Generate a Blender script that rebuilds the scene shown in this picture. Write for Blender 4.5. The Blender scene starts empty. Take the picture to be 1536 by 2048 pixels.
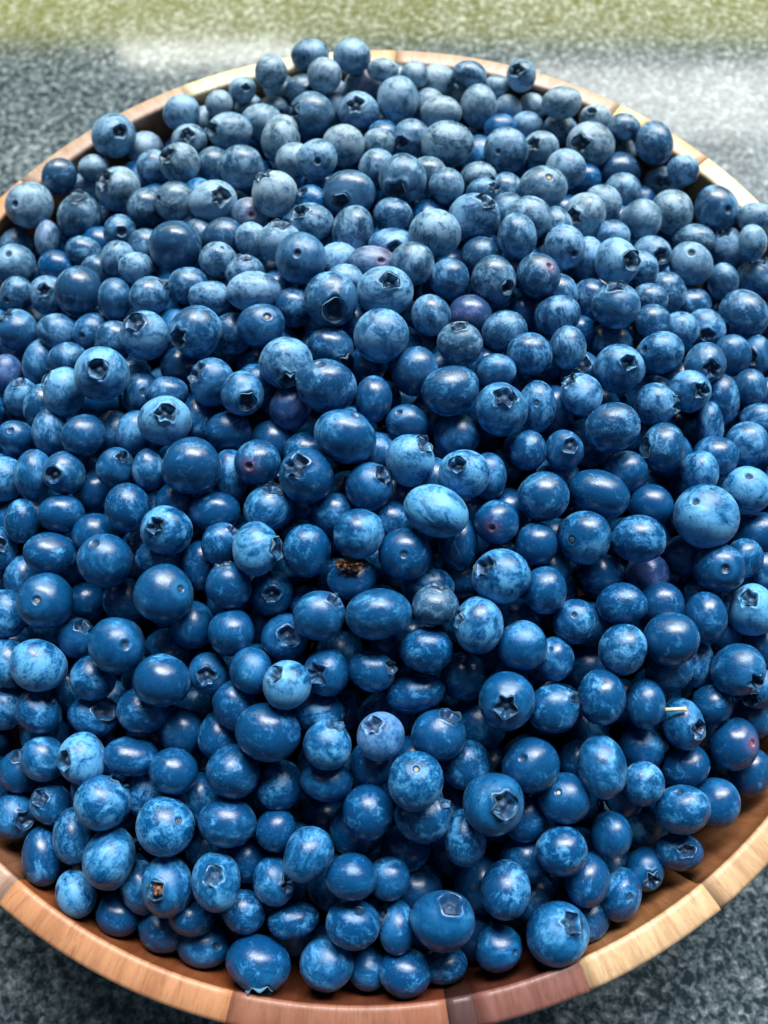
import bpy, math
import numpy as np
from mathutils import Vector, Matrix

# ------------------------------------------------------------------ scene, camera, light
scene = bpy.context.scene
U = 1.3e-3                      # all measures below are in units of 1.3 mm
col = scene.collection

cam_d = bpy.data.cameras.new("camera")
cam = bpy.data.objects.new("camera", cam_d)
col.objects.link(cam)
cam.matrix_world = Matrix(((0.996107, 0.088147, -0.000000, 0.005608),
    (-0.083189, 0.940076, -0.330660, -0.113556),
    (-0.029147, 0.329373, 0.943750, 0.235869),
    (0.000000, 0.000000, 0.000000, 1.000000)))
cam_d.sensor_fit = 'VERTICAL'
cam_d.sensor_height = 36.0
cam_d.sensor_width = 27.0
cam_d.lens = 26.0
cam_d.clip_start = 0.01
cam_d.clip_end = 20.0
cam_d.dof.use_dof = True
cam_d.dof.focus_distance = 172 * U
cam_d.dof.aperture_fstop = 9.0
scene.camera = cam

world = bpy.data.worlds.new("World")
scene.world = world
world.use_nodes = True
wb = world.node_tree.nodes["Background"]
wb.inputs[0].default_value = (0.42, 0.70, 1.0, 1)
wb.inputs[1].default_value = 0.085

def window_pane(name, x0, x1, z0, z1, radiance, colour):
    """an upright rectangle of daylight in the window behind the counter (metres, x along the window)"""
    d = bpy.data.lights.new(name, 'AREA')
    d.shape = 'RECTANGLE'; d.size = x1 - x0; d.size_y = z1 - z0
    d.energy = radiance * math.pi * d.size * d.size_y; d.color = colour
    o = bpy.data.objects.new(name, d); col.objects.link(o)
    yaw = math.radians(-7)
    x = (x0 + x1) / 2
    o.location = (x * math.cos(yaw), 1.17 + x * math.sin(yaw), (z0 + z1) / 2)
    o.rotation_euler = (math.radians(90), 0, yaw)   # shines towards the bowl (-y)
    o.rotation_euler = Vector((math.sin(yaw), -math.cos(yaw), 0)).to_track_quat('-Z', 'Y').to_euler()
    return o
# the kitchen window behind the bowl: sky above, green garden below
window_pane("window_sky_light", -0.45, 1.35, 1.14, 2.15, 26.0, (0.97, 0.985, 1.0))
window_pane("window_lower_sky_light", -0.45, 1.60, 0.82, 1.12, 4.0, (0.95, 0.98, 1.0))
window_pane("window_horizon_light", 0.34, 1.60, 0.62, 0.79, 9.5, (1.0, 1.0, 0.97))
window_pane("window_gap_light", -0.42, -0.08, 0.575, 0.615, 15.0, (1.0, 1.0, 0.90))
window_pane("window_garden_light", -1.20, 1.60, 0.33, 0.57, 3.6, (1.0, 0.88, 0.0))

vs = scene.view_settings
scene.display_settings.display_device = 'sRGB'
vs.view_transform = 'Standard'; vs.look = 'None'; vs.gamma = 1.0; vs.exposure = 0.1
vs.use_curve_mapping = False
scene.cycles.max_bounces = 6
scene.cycles.use_adaptive_sampling = True
scene.cycles.adaptive_threshold = 0.02

rng = np.random.default_rng(11)

# ------------------------------------------------------------------ node helpers
class NT:
    def __init__(s, name):
        s.m = bpy.data.materials.new(name); s.m.use_nodes = True
        s.t = s.m.node_tree; s.n = s.t.nodes; s.n.clear()
        s.out = s.n.new('ShaderNodeOutputMaterial')
        s.b = s.n.new('ShaderNodeBsdfPrincipled')
        s.t.links.new(s.b.outputs[0], s.out.inputs[0])
    def link(s, a, b): s.t.links.new(a, b)
    def put(s, v, sock):
        if isinstance(v, bpy.types.NodeSocket): s.link(v, sock)
        elif isinstance(v, (tuple, list)) and len(v) == 3 and sock.type == 'RGBA': sock.default_value = (*v, 1)
        else: sock.default_value = v
    def attr(s, name, out='Fac'):
        a = s.n.new('ShaderNodeAttribute'); a.attribute_name = name
        return a.outputs[out]
    def sep(s, v):
        a = s.n.new('ShaderNodeSeparateXYZ'); s.link(v, a.inputs[0]); return a.outputs
    def noise(s, vec, scale, detail=4, rough=.55, dist=0.0):
        a = s.n.new('ShaderNodeTexNoise'); s.put(vec, a.inputs['Vector'])
        a.inputs['Scale'].default_value = scale; a.inputs['Detail'].default_value = detail
        a.inputs['Roughness'].default_value = rough; a.inputs['Distortion'].default_value = dist
        return a.outputs['Fac']
    def voro(s, vec, scale, feature='F1', out='Distance', rnd=1.0):
        a = s.n.new('ShaderNodeTexVoronoi'); a.feature = feature; s.put(vec, a.inputs['Vector'])
        a.inputs['Scale'].default_value = scale; a.inputs['Randomness'].default_value = rnd
        return a.outputs[out]
    def math(s, op, a, b=0.0, clamp=False):
        n = s.n.new('ShaderNodeMath'); n.operation = op; n.use_clamp = clamp
        s.put(a, n.inputs[0]); s.put(b, n.inputs[1]); return n.outputs[0]
    def ramp(s, v, lo, hi, a=0.0, b=1.0, smooth=True):
        n = s.n.new('ShaderNodeMapRange')
        n.interpolation_type = 'SMOOTHSTEP' if smooth else 'LINEAR'
        s.put(v, n.inputs[0]); s.put(lo, n.inputs[1]); s.put(hi, n.inputs[2]); s.put(a, n.inputs[3]); s.put(b, n.inputs[4])
        return n.outputs[0]
    def mix(s, f, a, b, mode='MIX'):
        n = s.n.new('ShaderNodeMix'); n.data_type = 'RGBA'; n.blend_type = mode
        s.put(f, n.inputs[0]); s.put(a, n.inputs[6]); s.put(b, n.inputs[7]); return n.outputs[2]
    def bump(s, h, strength, dist):
        n = s.n.new('ShaderNodeBump'); n.inputs['Strength'].default_value = strength
        n.inputs['Distance'].default_value = dist; s.link(h, n.inputs['Height'])
        s.link(n.outputs[0], s.b.inputs['Normal'])
    def vscale(s, v, sc):
        n = s.n.new('ShaderNodeVectorMath'); n.operation = 'MULTIPLY'; s.link(v, n.inputs[0])
        n.inputs[1].default_value = sc; return n.outputs[0]
    def set(s, **k):
        for a, v in k.items(): s.put(v, s.b.inputs[a.replace('_', ' ')])

# ------------------------------------------------------------------ materials
def skin_material():
    t = NT('blueberry_skin')
    lco = t.attr('lco', 'Vector')
    cav, ring, red = t.sep(t.attr('feature', 'Vector'))
    bloom_amt, olive_haze, purple = t.sep(t.attr('look', 'Vector'))
    warp = t.noise(lco, 1.3, 3, .5)
    big = t.noise(lco, 1.15, 3, .55, .6)
    patch = t.noise(lco, 2.3, 6, .68, .9)
    fine = t.noise(lco, 9.0, 5, .7, .4)
    spots = t.voro(lco, 6.5)
    v = t.math('ADD', t.math('MULTIPLY', big, .45), t.math('MULTIPLY', patch, .55))
    v = t.math('ADD', v, t.math('MULTIPLY', t.math('SUBTRACT', fine, .5), .32))
    thr = t.ramp(bloom_amt, 0, 1, .60, .36, False)
    mask = t.ramp(v, t.math('SUBTRACT', thr, .045), t.math('ADD', thr, .07))
    mask2 = t.ramp(v, t.math('ADD', thr, .01), t.math('ADD', thr, .18))
    # some berries wear an even film instead of patches
    film, smear, _ = t.sep(t.attr('vary', 'Vector'))
    soft = t.ramp(t.math('ADD', big, t.math('MULTIPLY', t.math('SUBTRACT', fine, .5), .10)), t.math('SUBTRACT', thr, .16), t.math('ADD', thr, .16))
    mask = t.math('ADD', t.math('MULTIPLY', mask, t.math('SUBTRACT', 1.0, film)), t.math('MULTIPLY', soft, film))
    # wiped streaks
    st = t.noise(t.vscale(lco, (4.0, .9, .9)), 1.0, 4, .65)
    mask = t.math('MULTIPLY', mask, t.math('SUBTRACT', 1.0, t.math('MULTIPLY', smear, t.ramp(st, .50, .60))))
    # rubbed spots in the bloom
    sp = t.ramp(spots, .10, .20)
    spw = t.ramp(fine, .48, .62)
    rub = t.math('MAXIMUM', sp, spw)
    mask = t.math('MULTIPLY', mask, rub)
    mask = t.math('MAXIMUM', mask, t.math('MULTIPLY', ring, t.ramp(patch, .34, .50)))
    mask = t.math('MULTIPLY', mask, t.math('SUBTRACT', 1.0, cav))
    base = t.mix(warp, (.0006, .030, .115), (.0008, .062, .200))
    base = t.mix(t.math('MULTIPLY', olive_haze, .75), base, (.040, .075, .090))
    blm = t.mix(mask2, (.003, .155, .400), (.100, .400, .730))
    blm = t.mix(t.math('MULTIPLY', olive_haze, .8), blm, t.mix(mask2, (.14, .23, .28), (.41, .49, .53)))  # greys both grey-green berries and those given painted far haze
    c = t.mix(t.math('MULTIPLY', mask, .88), base, blm)
    thin = t.ramp(fine, .3, .7, .0, .10)
    c = t.mix(thin, c, (.015, .26, .48))
    c = t.mix(t.math('MULTIPLY', purple, t.ramp(big, .40, .60, .1, .55)), c, (.14, .12, .36))
    c = t.mix(t.math('MULTIPLY', red, .55), c, (.30, .10, .16))
    c = t.mix(t.math('MULTIPLY', cav, .72), c, (.010, .030, .055))
    t.set(Base_Color=c)
    rough = t.mix(mask, (.24, .24, .24), (.52, .52, .52))
    t.set(Roughness=t.math('ADD', t.math('ADD', t.sep(rough)[0], t.math('MULTIPLY', cav, .45)), t.math('MULTIPLY', t.math('SUBTRACT', fine, .5), .18)))
    t.set(Sheen_Weight=t.math('MULTIPLY', mask, .12), Sheen_Roughness=.40, Sheen_Tint=(.60, .84, 1.0))
    t.set(Specular_IOR_Level=.62)
    t.bump(fine, .22, .25 * U)
    return t.m

def calyx_material():
    t = NT('calyx_skin')
    lco = t.attr('lco', 'Vector')
    cav, ring, red = t.sep(t.attr('feature', 'Vector'))
    n = t.noise(lco, 5.0, 5, .65)
    c = t.mix(t.ramp(n, .40, .62), (.010, .080, .150), (.20, .40, .58))
    c = t.mix(t.math('MULTIPLY', cav, t.ramp(n, .3, .6, .25, .85)), c, (.060, .075, .075))
    c = t.mix(t.math('MULTIPLY', ring, .8), c, (.010, .045, .080))     # inner faces darker, most at the base
    t.set(Base_Color=c, Roughness=.72, Specular_IOR_Level=.22)
    t.bump(n, .3, .3 * U)
    return t.m

def plain_material(name, c1, c2, scale, rough=.7, bump=.5):
    t = NT(name)
    tc = t.n.new('ShaderNodeTexCoord').outputs['Object']
    n = t.noise(tc, scale / U, 5, .7)
    t.set(Base_Color=t.mix(t.ramp(n, .35, .65), c1, c2), Roughness=rough, Specular_IOR_Level=.35)
    t.bump(n, bump, .4 * U)
    return t.m

def granite_material(name, tint):
    t = NT(name)
    tc = t.n.new('ShaderNodeTexCoord').outputs['Object']
    v = t.vscale(tc, (1 / U, 1 / U, 1 / U))
    w = t.noise(v, .045, 3, .5)
    a = t.noise(v, .40, 2.5, .55, .5)
    b = t.noise(v, .95, 2, .55)
    e = t.noise(v, .26, 3, .55)
    g = t.math('ADD', t.math('MULTIPLY', a, .70), t.math('MULTIPLY', b, .30))
    g = t.math('ADD', g, t.math('MULTIPLY', t.math('SUBTRACT', w, .5), .16))
    g = t.math('ADD', g, t.math('MULTIPLY', t.math('SUBTRACT', e, .5), .20))
    dark, mid, light, white = tint
    c = t.mix(t.ramp(g, .40, .50), dark, mid)
    c = t.mix(t.ramp(g, .49, .56), c, light)
    c = t.mix(t.ramp(g, .57, .66), c, white)
    t.set(Base_Color=c, Roughness=t.ramp(b, .3, .7, .07, .13), Specular_IOR_Level=.5)
    return t.m

def wood_material():
    t = NT('bowl_wood')
    oi = t.n.new('ShaderNodeObjectInfo')
    colr = oi.outputs['Color']; rnd = oi.outputs['Random']
    wco = t.attr('wco', 'Vector')
    sh = t.n.new('ShaderNodeCombineXYZ'); t.link(t.math('MULTIPLY', rnd, 400.0), sh.inputs[0]); t.link(t.math('MULTIPLY', rnd, 90.0), sh.inputs[2])
    ad = t.n.new('ShaderNodeVectorMath'); ad.operation = 'ADD'; t.link(wco, ad.inputs[0]); t.link(sh.outputs[0], ad.inputs[1])
    p = ad.outputs[0]
    g1 = t.noise(t.vscale(p, (.42, .05, .42)), 1.0, 5, .62, .5)
    g2 = t.noise(t.vscale(p, (1.7, .10, 1.7)), 1.0, 4, .7)
    g3 = t.noise(t.vscale(p, (.05, .03, .05)), 1.0, 3, .5)
    pores = t.ramp(t.noise(t.vscale(p, (4.2, .35, 4.2)), 1.0, 2, .6), .60, .70)
    dk = t.mix(1.0, colr, (.52, .40, .32), 'MULTIPLY')
    c = t.mix(t.ramp(g1, .36, .72, 0, .62), colr, dk)
    c = t.mix(t.ramp(g2, .54, .68, 0, .62), c, dk)
    c = t.mix(t.ramp(g3, .45, .65, 0, .35), c, t.mix(1.0, colr, (1.0, .80, .66), 'MULTIPLY'))
    c = t.mix(t.math('MULTIPLY', pores, .35), c, dk)
    # shade on the inner wall, put into the wood colour
    c = t.mix(t.sep(t.attr('inner_shade', 'Vector'))[0], c, t.mix(1.0, c, (.52, .34, .24), 'MULTIPLY'))
    t.set(Base_Color=c, Roughness=t.ramp(g2, .3, .7, .36, .52), Specular_IOR_Level=.45, Coat_Weight=.12, Coat_Roughness=.3)
    t.bump(t.math('ADD', g2, pores), .16, .25 * U)
    return t.m

M_SKIN = skin_material()
M_CALYX = calyx_material()
M_TAN = plain_material('scar_tan', (.30, .24, .16), (.62, .55, .42), 1.1)
M_DARK = plain_material('scar_dark', (.010, .035, .060), (.05, .12, .16), 1.1)
M_RED = plain_material('scar_red', (.20, .05, .06), (.42, .18, .17), 1.1)
M_BROWN = plain_material('dry_brown', (.06, .022, .012), (.36, .18, .11), 1.0, .8, .9)
M_STEM = plain_material('stem_yellow', (.48, .46, .26), (.66, .63, .44), .6, .6, .3)
M_WOOD = wood_material()
M_COUNTER = granite_material('granite_counter', ((.026, .040, .048), (.086, .118, .135), (.170, .212, .236), (.40, .44, .46)))

# ------------------------------------------------------------------ helpers for meshes
def mesh_obj(name, v, f, mats, parent=None, smooth=True, attrs=None, matidx=None, loc=None):
    me = bpy.data.meshes.new(name)
    v = np.asarray(v, np.float32) * U
    lens = np.array([len(x) for x in f], np.int32) if not isinstance(f, np.ndarray) else np.full(len(f), f.shape[1], np.int32)
    flat = np.concatenate([np.asarray(x, np.int32) for x in f]) if not isinstance(f, np.ndarray) else f.astype(np.int32).ravel()
    me.vertices.add(len(v)); me.vertices.foreach_set('co', v.ravel())
    me.loops.add(len(flat)); me.loops.foreach_set('vertex_index', flat)
    me.polygons.add(len(lens))
    me.polygons.foreach_set('loop_start', np.concatenate([[0], np.cumsum(lens)[:-1]]).astype(np.int32))
    me.polygons.foreach_set('loop_total', lens)
    me.polygons.foreach_set('use_smooth', np.full(len(lens), bool(smooth)))
    if matidx is not None: me.polygons.foreach_set('material_index', np.asarray(matidx, np.int32))
    for k, a in (attrs or {}).items():
        at = me.attributes.new(k, 'FLOAT_VECTOR', 'POINT')
        at.data.foreach_set('vector', np.asarray(a, np.float32).ravel())
    for m in mats: me.materials.append(m)
    me.update(calc_edges=True)
    me.validate()
    o = bpy.data.objects.new(name, me); col.objects.link(o)
    if loc is not None: o.location = Vector([float(x) * U for x in loc])
    if parent is not None: o.parent = parent
    return o

def tag(o, **k):
    for a, b in k.items(): o[a] = b
    return o

# ------------------------------------------------------------------ the setting: counter and backsplash
def slab(name, x0, x1, y0, y1, z0, z1, mat, bev=1.5):
    # box with chamfered long edges
    v = []; f = []
    ring = [(y0, z0), (y1, z0), (y1, z1 - bev), (y1 - bev, z1), (y0 + bev, z1), (y0, z1 - bev)]
    n = len(ring)
    for x in (x0, x1):
        v += [(x, y, z) for y, z in ring]
    for i in range(n):
        j = (i + 1) % n; f.append((i, j, n + j, n + i)[::-1])
    f.append(tuple(range(n))); f.append(tuple(range(2 * n - 1, n - 1, -1)))
    return mesh_obj(name, v, f, [mat], smooth=False)
CZ = -78.0
counter = slab('counter', -700, 700, -430, 430, CZ - 30, CZ, M_COUNTER, 3)
tag(counter, kind='structure', label='speckled grey granite kitchen counter under the bowl')
# ------------------------------------------------------------------ the wooden bowl, stave by stave
def bowl_in(z):
    t = min(max(-z / 72., 0), 1)
    return 134.6 - 60 * t ** 2.6
prof = []
# outer wall from the foot up, round the rim, down the inner wall to the floor (r, z)
for z in np.linspace(-76, -6, 12):
    prof.append((bowl_in(z) + 5.5 + 2.8 * (-z / 76.), z))
prof += [(140.2, -2.2), (140.1, -.9), (139.7, -.25), (139.0, 0.0), (137.0, .08), (135.0, .02), (134.3, -.12), (133.9, -.45), (133.8, -1.2), (134.1, -2.6)]
for z in (-5, -8, -12, -17, -23, -30, -38, -47, -56, -64, -70): prof.append((bowl_in(z) - .1, z))
prof += [(62, -71.5), (40, -72), (0.8, -72)]
prof += [(0.8, -77.0), (66, -77.4)]
prof = np.array(prof); NP = len(prof)
mer = np.concatenate([[0], np.cumsum(np.linalg.norm(np.diff(prof, axis=0), axis=1))])
inner_shade = np.array([1.0 if (k > 18 and z < -1.0) else 0.0 for k, (r, z) in enumerate(prof)])  # marks the inner wall for the painted shade
def stave(a0, a1, colour):
    n = max(3, int((a1 - a0) / 1.5))
    gap = .012
    th = np.radians(np.linspace(a0 + gap, a1 - gap, n + 1))
    v = np.zeros((n + 1, NP, 3)); w = np.zeros((n + 1, NP, 3))
    for i, t in enumerate(th):
        v[i, :, 0] = prof[:, 0] * np.cos(t); v[i, :, 1] = prof[:, 0] * np.sin(t); v[i, :, 2] = prof[:, 1]
        w[i, :, 0] = t * 140; w[i, :, 1] = mer; w[i, :, 2] = prof[:, 0] * .1
    f = []
    for i in range(n):
        for j in range(NP):
            k = (j + 1) % NP
            f.append((i * NP + j, (i + 1) * NP + j, (i + 1) * NP + k, i * NP + k))
    f.append(tuple(range(NP))); f.append(tuple(n * NP + k for k in range(NP - 1, -1, -1)))
    o = mesh_obj('stave', v.reshape(-1, 3), f, [M_WOOD], parent=bowl, attrs={'wco': w.reshape(-1, 3), 'inner_shade': np.repeat(np.tile(inner_shade, n + 1)[:, None], 3, 1)})
    o.color = (*colour, 1)
    return o
bowl = bpy.data.objects.new('wooden_bowl', None); col.objects.link(bowl)
tag(bowl, label='round wooden bowl of light and dark staves, heaped with blueberries', category='bowl')
CREAM = (.67, .455, .265); PALE = (.80, .68, .46); PINK = (.46, .33, .26); TAN = (.52, .25, .125); RED = (.24, .105, .085)
BROWN = (.31, .135, .085); DARK = (.09, .05, .05); ROSE = (.65, .43, .25); YEL = (.78, .68, .36); ORANGE = (.62, .32, .17)
staves = [(-129.5, -106, TAN), (-106, -86.5, BROWN), (-86.5, -84.0, DARK), (-84.0, -73.9, RED), (-73.9, -60.2, CREAM), (-60.2, -47, ROSE), (-47, -22, CREAM),
          (-22, 6, PINK), (6, 35.8, PALE), (35.8, 45.0, ROSE), (45.0, 49.4, YEL), (49.4, 81.0, PINK), (81.0, 86, ROSE), (86, 111, PALE), (111, 136, PINK),
          (136, 160, ORANGE), (160, 185, CREAM), (185, 208, RED), (208, 230.5, PINK)]
for a0, a1, c in staves: stave(a0, a1, c)

# ------------------------------------------------------------------ blueberries
def basis(axis):
    a = np.asarray(axis, float); a = a / np.linalg.norm(a)
    h = np.array([0, 0, 1.]) if abs(a[2]) < .9 else np.array([1., 0, 0])
    x = np.cross(h, a); x /= np.linalg.norm(x); y = np.cross(a, x)
    return np.stack([x, y, a])          # rows
def sym(q):
    return np.array([[q[0], q[1], q[2]], [q[1], q[3], q[4]], [q[2], q[4], q[5]]])
LOOK = {'p': (.60, 0, 0), 'P': (.84, 0, 0), 'm': (.38, 0, 0), 'd': (.18, 0, 0), 'o': (.34, .62, 0), 'u': (.25, 0, .75), 'v': (.55, 0, .42), 'q': (.60, 0, .55)}
def grid_faces(nu, nv, wrap_top, wrap_bot):
    # vertices: nv rings of nu, then top pole, bottom pole
    i = np.arange(nu); j = (i + 1) % nu
    q = []
    for k in range(nv - 1):
        q.append(np.stack([k * nu + i, (k + 1) * nu + i, (k + 1) * nu + j, k * nu + j], 1))
    q = np.concatenate(q)
    t = np.stack([np.full(nu, nv * nu), i, j], 1); b = np.stack([np.full(nu, nv * nu + 1), (nv - 1) * nu + j, (nv - 1) * nu + i], 1)
    return q, t, b
def star(phi, k, sharp):
    s = ((phi + k[0] * np.sin(phi + k[1]) + k[2] * np.sin(2 * phi + k[3])) * 5 / (2 * np.pi)) % 1.0
    return np.abs(s - .5) * 2
def berry(r, A, axis, feat, tone, hi=True, haze=0.0):
    """geometry of one berry about its own centre: dict of parts -> (verts, quads, tris, attrs)"""
    g = basis(axis); spin = r.uniform(0, 2 * np.pi)
    cal = feat in 'CB'; sc = feat in 'STRK'
    nu = (50 if cal else 36) if hi else (30 if cal else 20)
    if cal:
        th = np.concatenate([np.linspace(.05, .62, 17 if hi else 10), np.linspace(.70, 2.6, 15 if hi else 10), np.linspace(2.75, 3.05, 3)])
    elif sc:
        th = np.concatenate([np.linspace(.04, .50, 11 if hi else 7), np.linspace(.62, 2.9, 15 if hi else 10), [3.05]])
    else:
        th = np.linspace(.09, np.pi - .09, 22 if hi else 13)
    phi = np.arange(nu) / nu * 2 * np.pi
    T, Pm = np.meshgrid(th, phi, indexing='ij')
    T = np.append(T.ravel(), [0, np.pi]); Pm = np.append(Pm.ravel(), [0, 0])
    d = np.stack([np.sin(T) * np.cos(Pm + spin), np.sin(T) * np.sin(Pm + spin), np.cos(T)], 1)
    rad = np.ones(len(T))
    # gentle lumps and flats
    for _ in range(4):
        k = r.normal(size=3); k /= np.linalg.norm(k)
        x = d @ k
        rad += r.normal() * .021 * np.cos(2.2 * np.arccos(np.clip(x, -1, 1)) + r.uniform(0, 6))
    for _ in range(3):
        k = r.normal(size=3); k /= np.linalg.norm(k)
        rad -= .048 * r.uniform(.2, 1) * np.exp(-((1 - d @ k) / .16) ** 2)
    rho = np.where(T < np.pi / 2, np.sin(T), 9.)
    cav = np.zeros(len(T)); ring = np.zeros(len(T)); red = np.zeros(len(T))
    c0 = r.uniform(.31, .44)
    sk = (r.uniform(.05, .28), r.uniform(0, 6.28), r.uniform(.0, .14), r.uniform(0, 6.28)); sa = r.uniform(.12, .50)
    st = star(Pm, sk, 1)
    if cal:
        wob = 1 + .10 * np.sin(Pm * 2 + r.uniform(0, 6)) + .06 * np.sin(Pm * 3 + r.uniform(0, 6))
        c = c0 * wob * (1.0 - sa * .52 + sa * st ** 1.5)
        dep = r.uniform(.20, .30)
        s = np.clip((c - rho) / (.30 * c0), 0, 1); s = s * s * (3 - 2 * s)
        floor = np.exp(-(rho / (.35 * c0)) ** 2)
        rad += .045 * np.exp(-((rho - c * 1.12) / .085) ** 2) - s * dep + s * floor * .07
        cav = s * (1 - .55 * floor)
        ring = np.exp(-((rho - c0 * 1.75) / .20) ** 2) * r.uniform(.2, 1.0) * (1 - s)
    elif sc:
        c1 = r.uniform(.10, .145)
        rad -= .05 * np.exp(-(rho / .26) ** 2)
        s = np.clip((c1 * 1.25 - rho) / (.5 * c1), 0, 1); s = s * s * (3 - 2 * s)
        rad -= s * .075
        rad += .018 * np.exp(-((rho - c1 * 1.55) / .05) ** 2)
        cav = s
        ring = np.exp(-((rho - c1 * 2.6) / .14) ** 2) * r.uniform(0, .8) * (1 - s)
        if feat == 'R': red = np.exp(-(rho / .30) ** 2)
    else:
        rad -= .035 * np.exp(-(rho / .30) ** 2)
    if tone == 'v': red = np.maximum(red, .45 * np.exp(-((1 - d @ np.array([.6, .5, .62])) / .25) ** 2))
    lk = np.array(LOOK[tone]); lk = lk + np.array([r.normal() * .09 + haze * .25, 0, 0]); lk[1] = max(lk[1], haze)  # distance haze painted into the skin: far berries greyer and paler
    qq = np.linalg.qr(r.normal(size=(3, 3)))[0]
    L0 = (d @ qq) * (r.uniform(.6, 1.5) * np.array([1, r.uniform(.55, 1.0), r.uniform(.8, 1.3)])) + r.uniform(-60, 60, 3)
    vw = (d * rad[:, None]) @ g           # unit frame, world oriented
    v = vw @ A
    q, t, b = grid_faces(nu, len(th), True, True)
    out = {'body': (v, q, np.concatenate([t, b]), {'lco': L0, 'feature': np.stack([cav, ring, red], 1), 'look': np.repeat(lk[None], len(v), 0), 'vary': np.repeat(np.array([[r.uniform() ** 3 * .8, max(0, r.uniform(-.9, .7)), 0]]), len(v), 0)})}
    if cal:
        # crown of five sepals: a thin wall with five lobes round the cavity
        nl = 40 if hi else 25; rows = 4
        ph = np.arange(nl) / nl * 2 * np.pi
        s5 = 1 - star(ph, sk, 1)                     # 1 between the star's points: the sepals
        li = ((((ph + sk[0] * np.sin(ph + sk[1]) + sk[2] * np.sin(2 * ph + sk[3])) * 5 / (2 * np.pi))) % 5).astype(int)
        hts = r.uniform(.09, .23, 5) * r.choice([1, 1, 1, .35], 5); fl = r.uniform(-.02, .11, 5)
        if feat == 'B': hts *= 1.3
        hgt = .012 + hts[li] * s5 ** .8
        flr = fl[li]
        wob = 1 + .10 * np.sin(ph * 2) * 0
        cc = c0 * (1.03 - sa * .50 + sa * .96 * star(ph, sk, 1) ** 1.5)
        vv = []; lc = []; cv = []
        for side in (0, 1):
            for k in range(rows):
                u = k / (rows - 1)
                rr = cc * .97 + (flr * u ** 1.5) * s5 + (.0 if side else .020 * (1 - u * .7))
                zz = np.sqrt(np.maximum(0, 1 - np.minimum(rr, .95) ** 2)) * 1.0 - .035 + hgt * u + .045
                p = np.stack([rr * np.cos(ph + spin), rr * np.sin(ph + spin), zz], 1)
                vv.append(p); lc.append(p + r.uniform(-9, 9)); cv.append(np.stack([np.full(nl, u ** 2), np.full(nl, float(side) * (1 - u * .5)), 0 * ph], 1))
        vv = np.concatenate(vv); i = np.arange(nl); j = (i + 1) % nl
        fq = []
        for k in range(rows - 1):
            fq.append(np.stack([k * nl + i, k * nl + j, (k + 1) * nl + j, (k + 1) * nl + i], 1))
            o = rows * nl
            fq.append(np.stack([o + k * nl + i, o + (k + 1) * nl + i, o + (k + 1) * nl + j, o + k * nl + j], 1))
        k = rows - 1
        fq.append(np.stack([k * nl + i, k * nl + j, rows * nl + k * nl + j, rows * nl + k * nl + i], 1))
        fq.append(np.stack([j, i, rows * nl + i, rows * nl + j], 1))
        out['calyx'] = ((vv @ g) @ A, np.concatenate(fq), np.zeros((0, 3), int), {'lco': np.concatenate(lc), 'feature': np.concatenate(cv), 'look': np.zeros((len(vv), 3))})
        if feat == 'B':
            # dry brown crust left in the crown
            n1, n2 = 14, 9
            tt = np.linspace(.12, np.pi - .12, n2); pp = np.arange(n1) / n1 * 2 * np.pi
            T2, P2 = np.meshgrid(tt, pp, indexing='ij'); T2 = np.append(T2.ravel(), [0, np.pi]); P2 = np.append(P2.ravel(), [0, 0])
            dd = np.stack([np.sin(T2) * np.cos(P2), np.sin(T2) * np.sin(P2), np.cos(T2)], 1)
            rr = 1 + r.normal(size=len(dd)) * .28
            pts = dd * rr[:, None] * np.array([.20, .17, .13]) + np.array([0, 0, .90])
            q2, t2, b2 = grid_faces(n1, n2, True, True)
            out['dry_crust'] = ((pts @ g) @ A, q2, np.concatenate([t2, b2]), {})
    if sc:
        n1 = 18; c1s = c1 * (.80 if feat != 'T' else .74)
        pts = []; 
        prof2 = [(1.05, .895), (.85, .925), (.55, .905), (.25, .915)]
        ph = np.arange(n1) / n1 * 2 * np.pi
        for (rr, zz) in prof2:
            w = 1 + r.normal(size=n1) * .07
            pts.append(np.stack([c1s * rr * w * np.cos(ph), c1s * rr * w * np.sin(ph), np.full(n1, zz - .035) + r.normal(size=n1) * .006], 1))
        pts.append(np.array([[0, 0, .875], [0, 0, .82]])); pts = np.concatenate(pts)
        q2, t2, b2 = grid_faces(n1, len(prof2), True, True)
        i = np.arange(n1); j = (i + 1) % n1; m = len(prof2) - 1; o = len(prof2) * n1
        tri = np.concatenate([np.stack([np.full(n1, o), m * n1 + i, m * n1 + j], 1), np.stack([np.full(n1, o + 1), j, i], 1)])
        out['stem_scar'] = ((pts @ g) @ A, q2[:, ::-1], tri, {})
    return out

def faces_of(q, t):
    return [tuple(x) for x in q] + [tuple(x) for x in t]
SCAR = {'S': M_DARK, 'T': M_TAN, 'R': M_RED, 'K': M_TAN}

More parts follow.
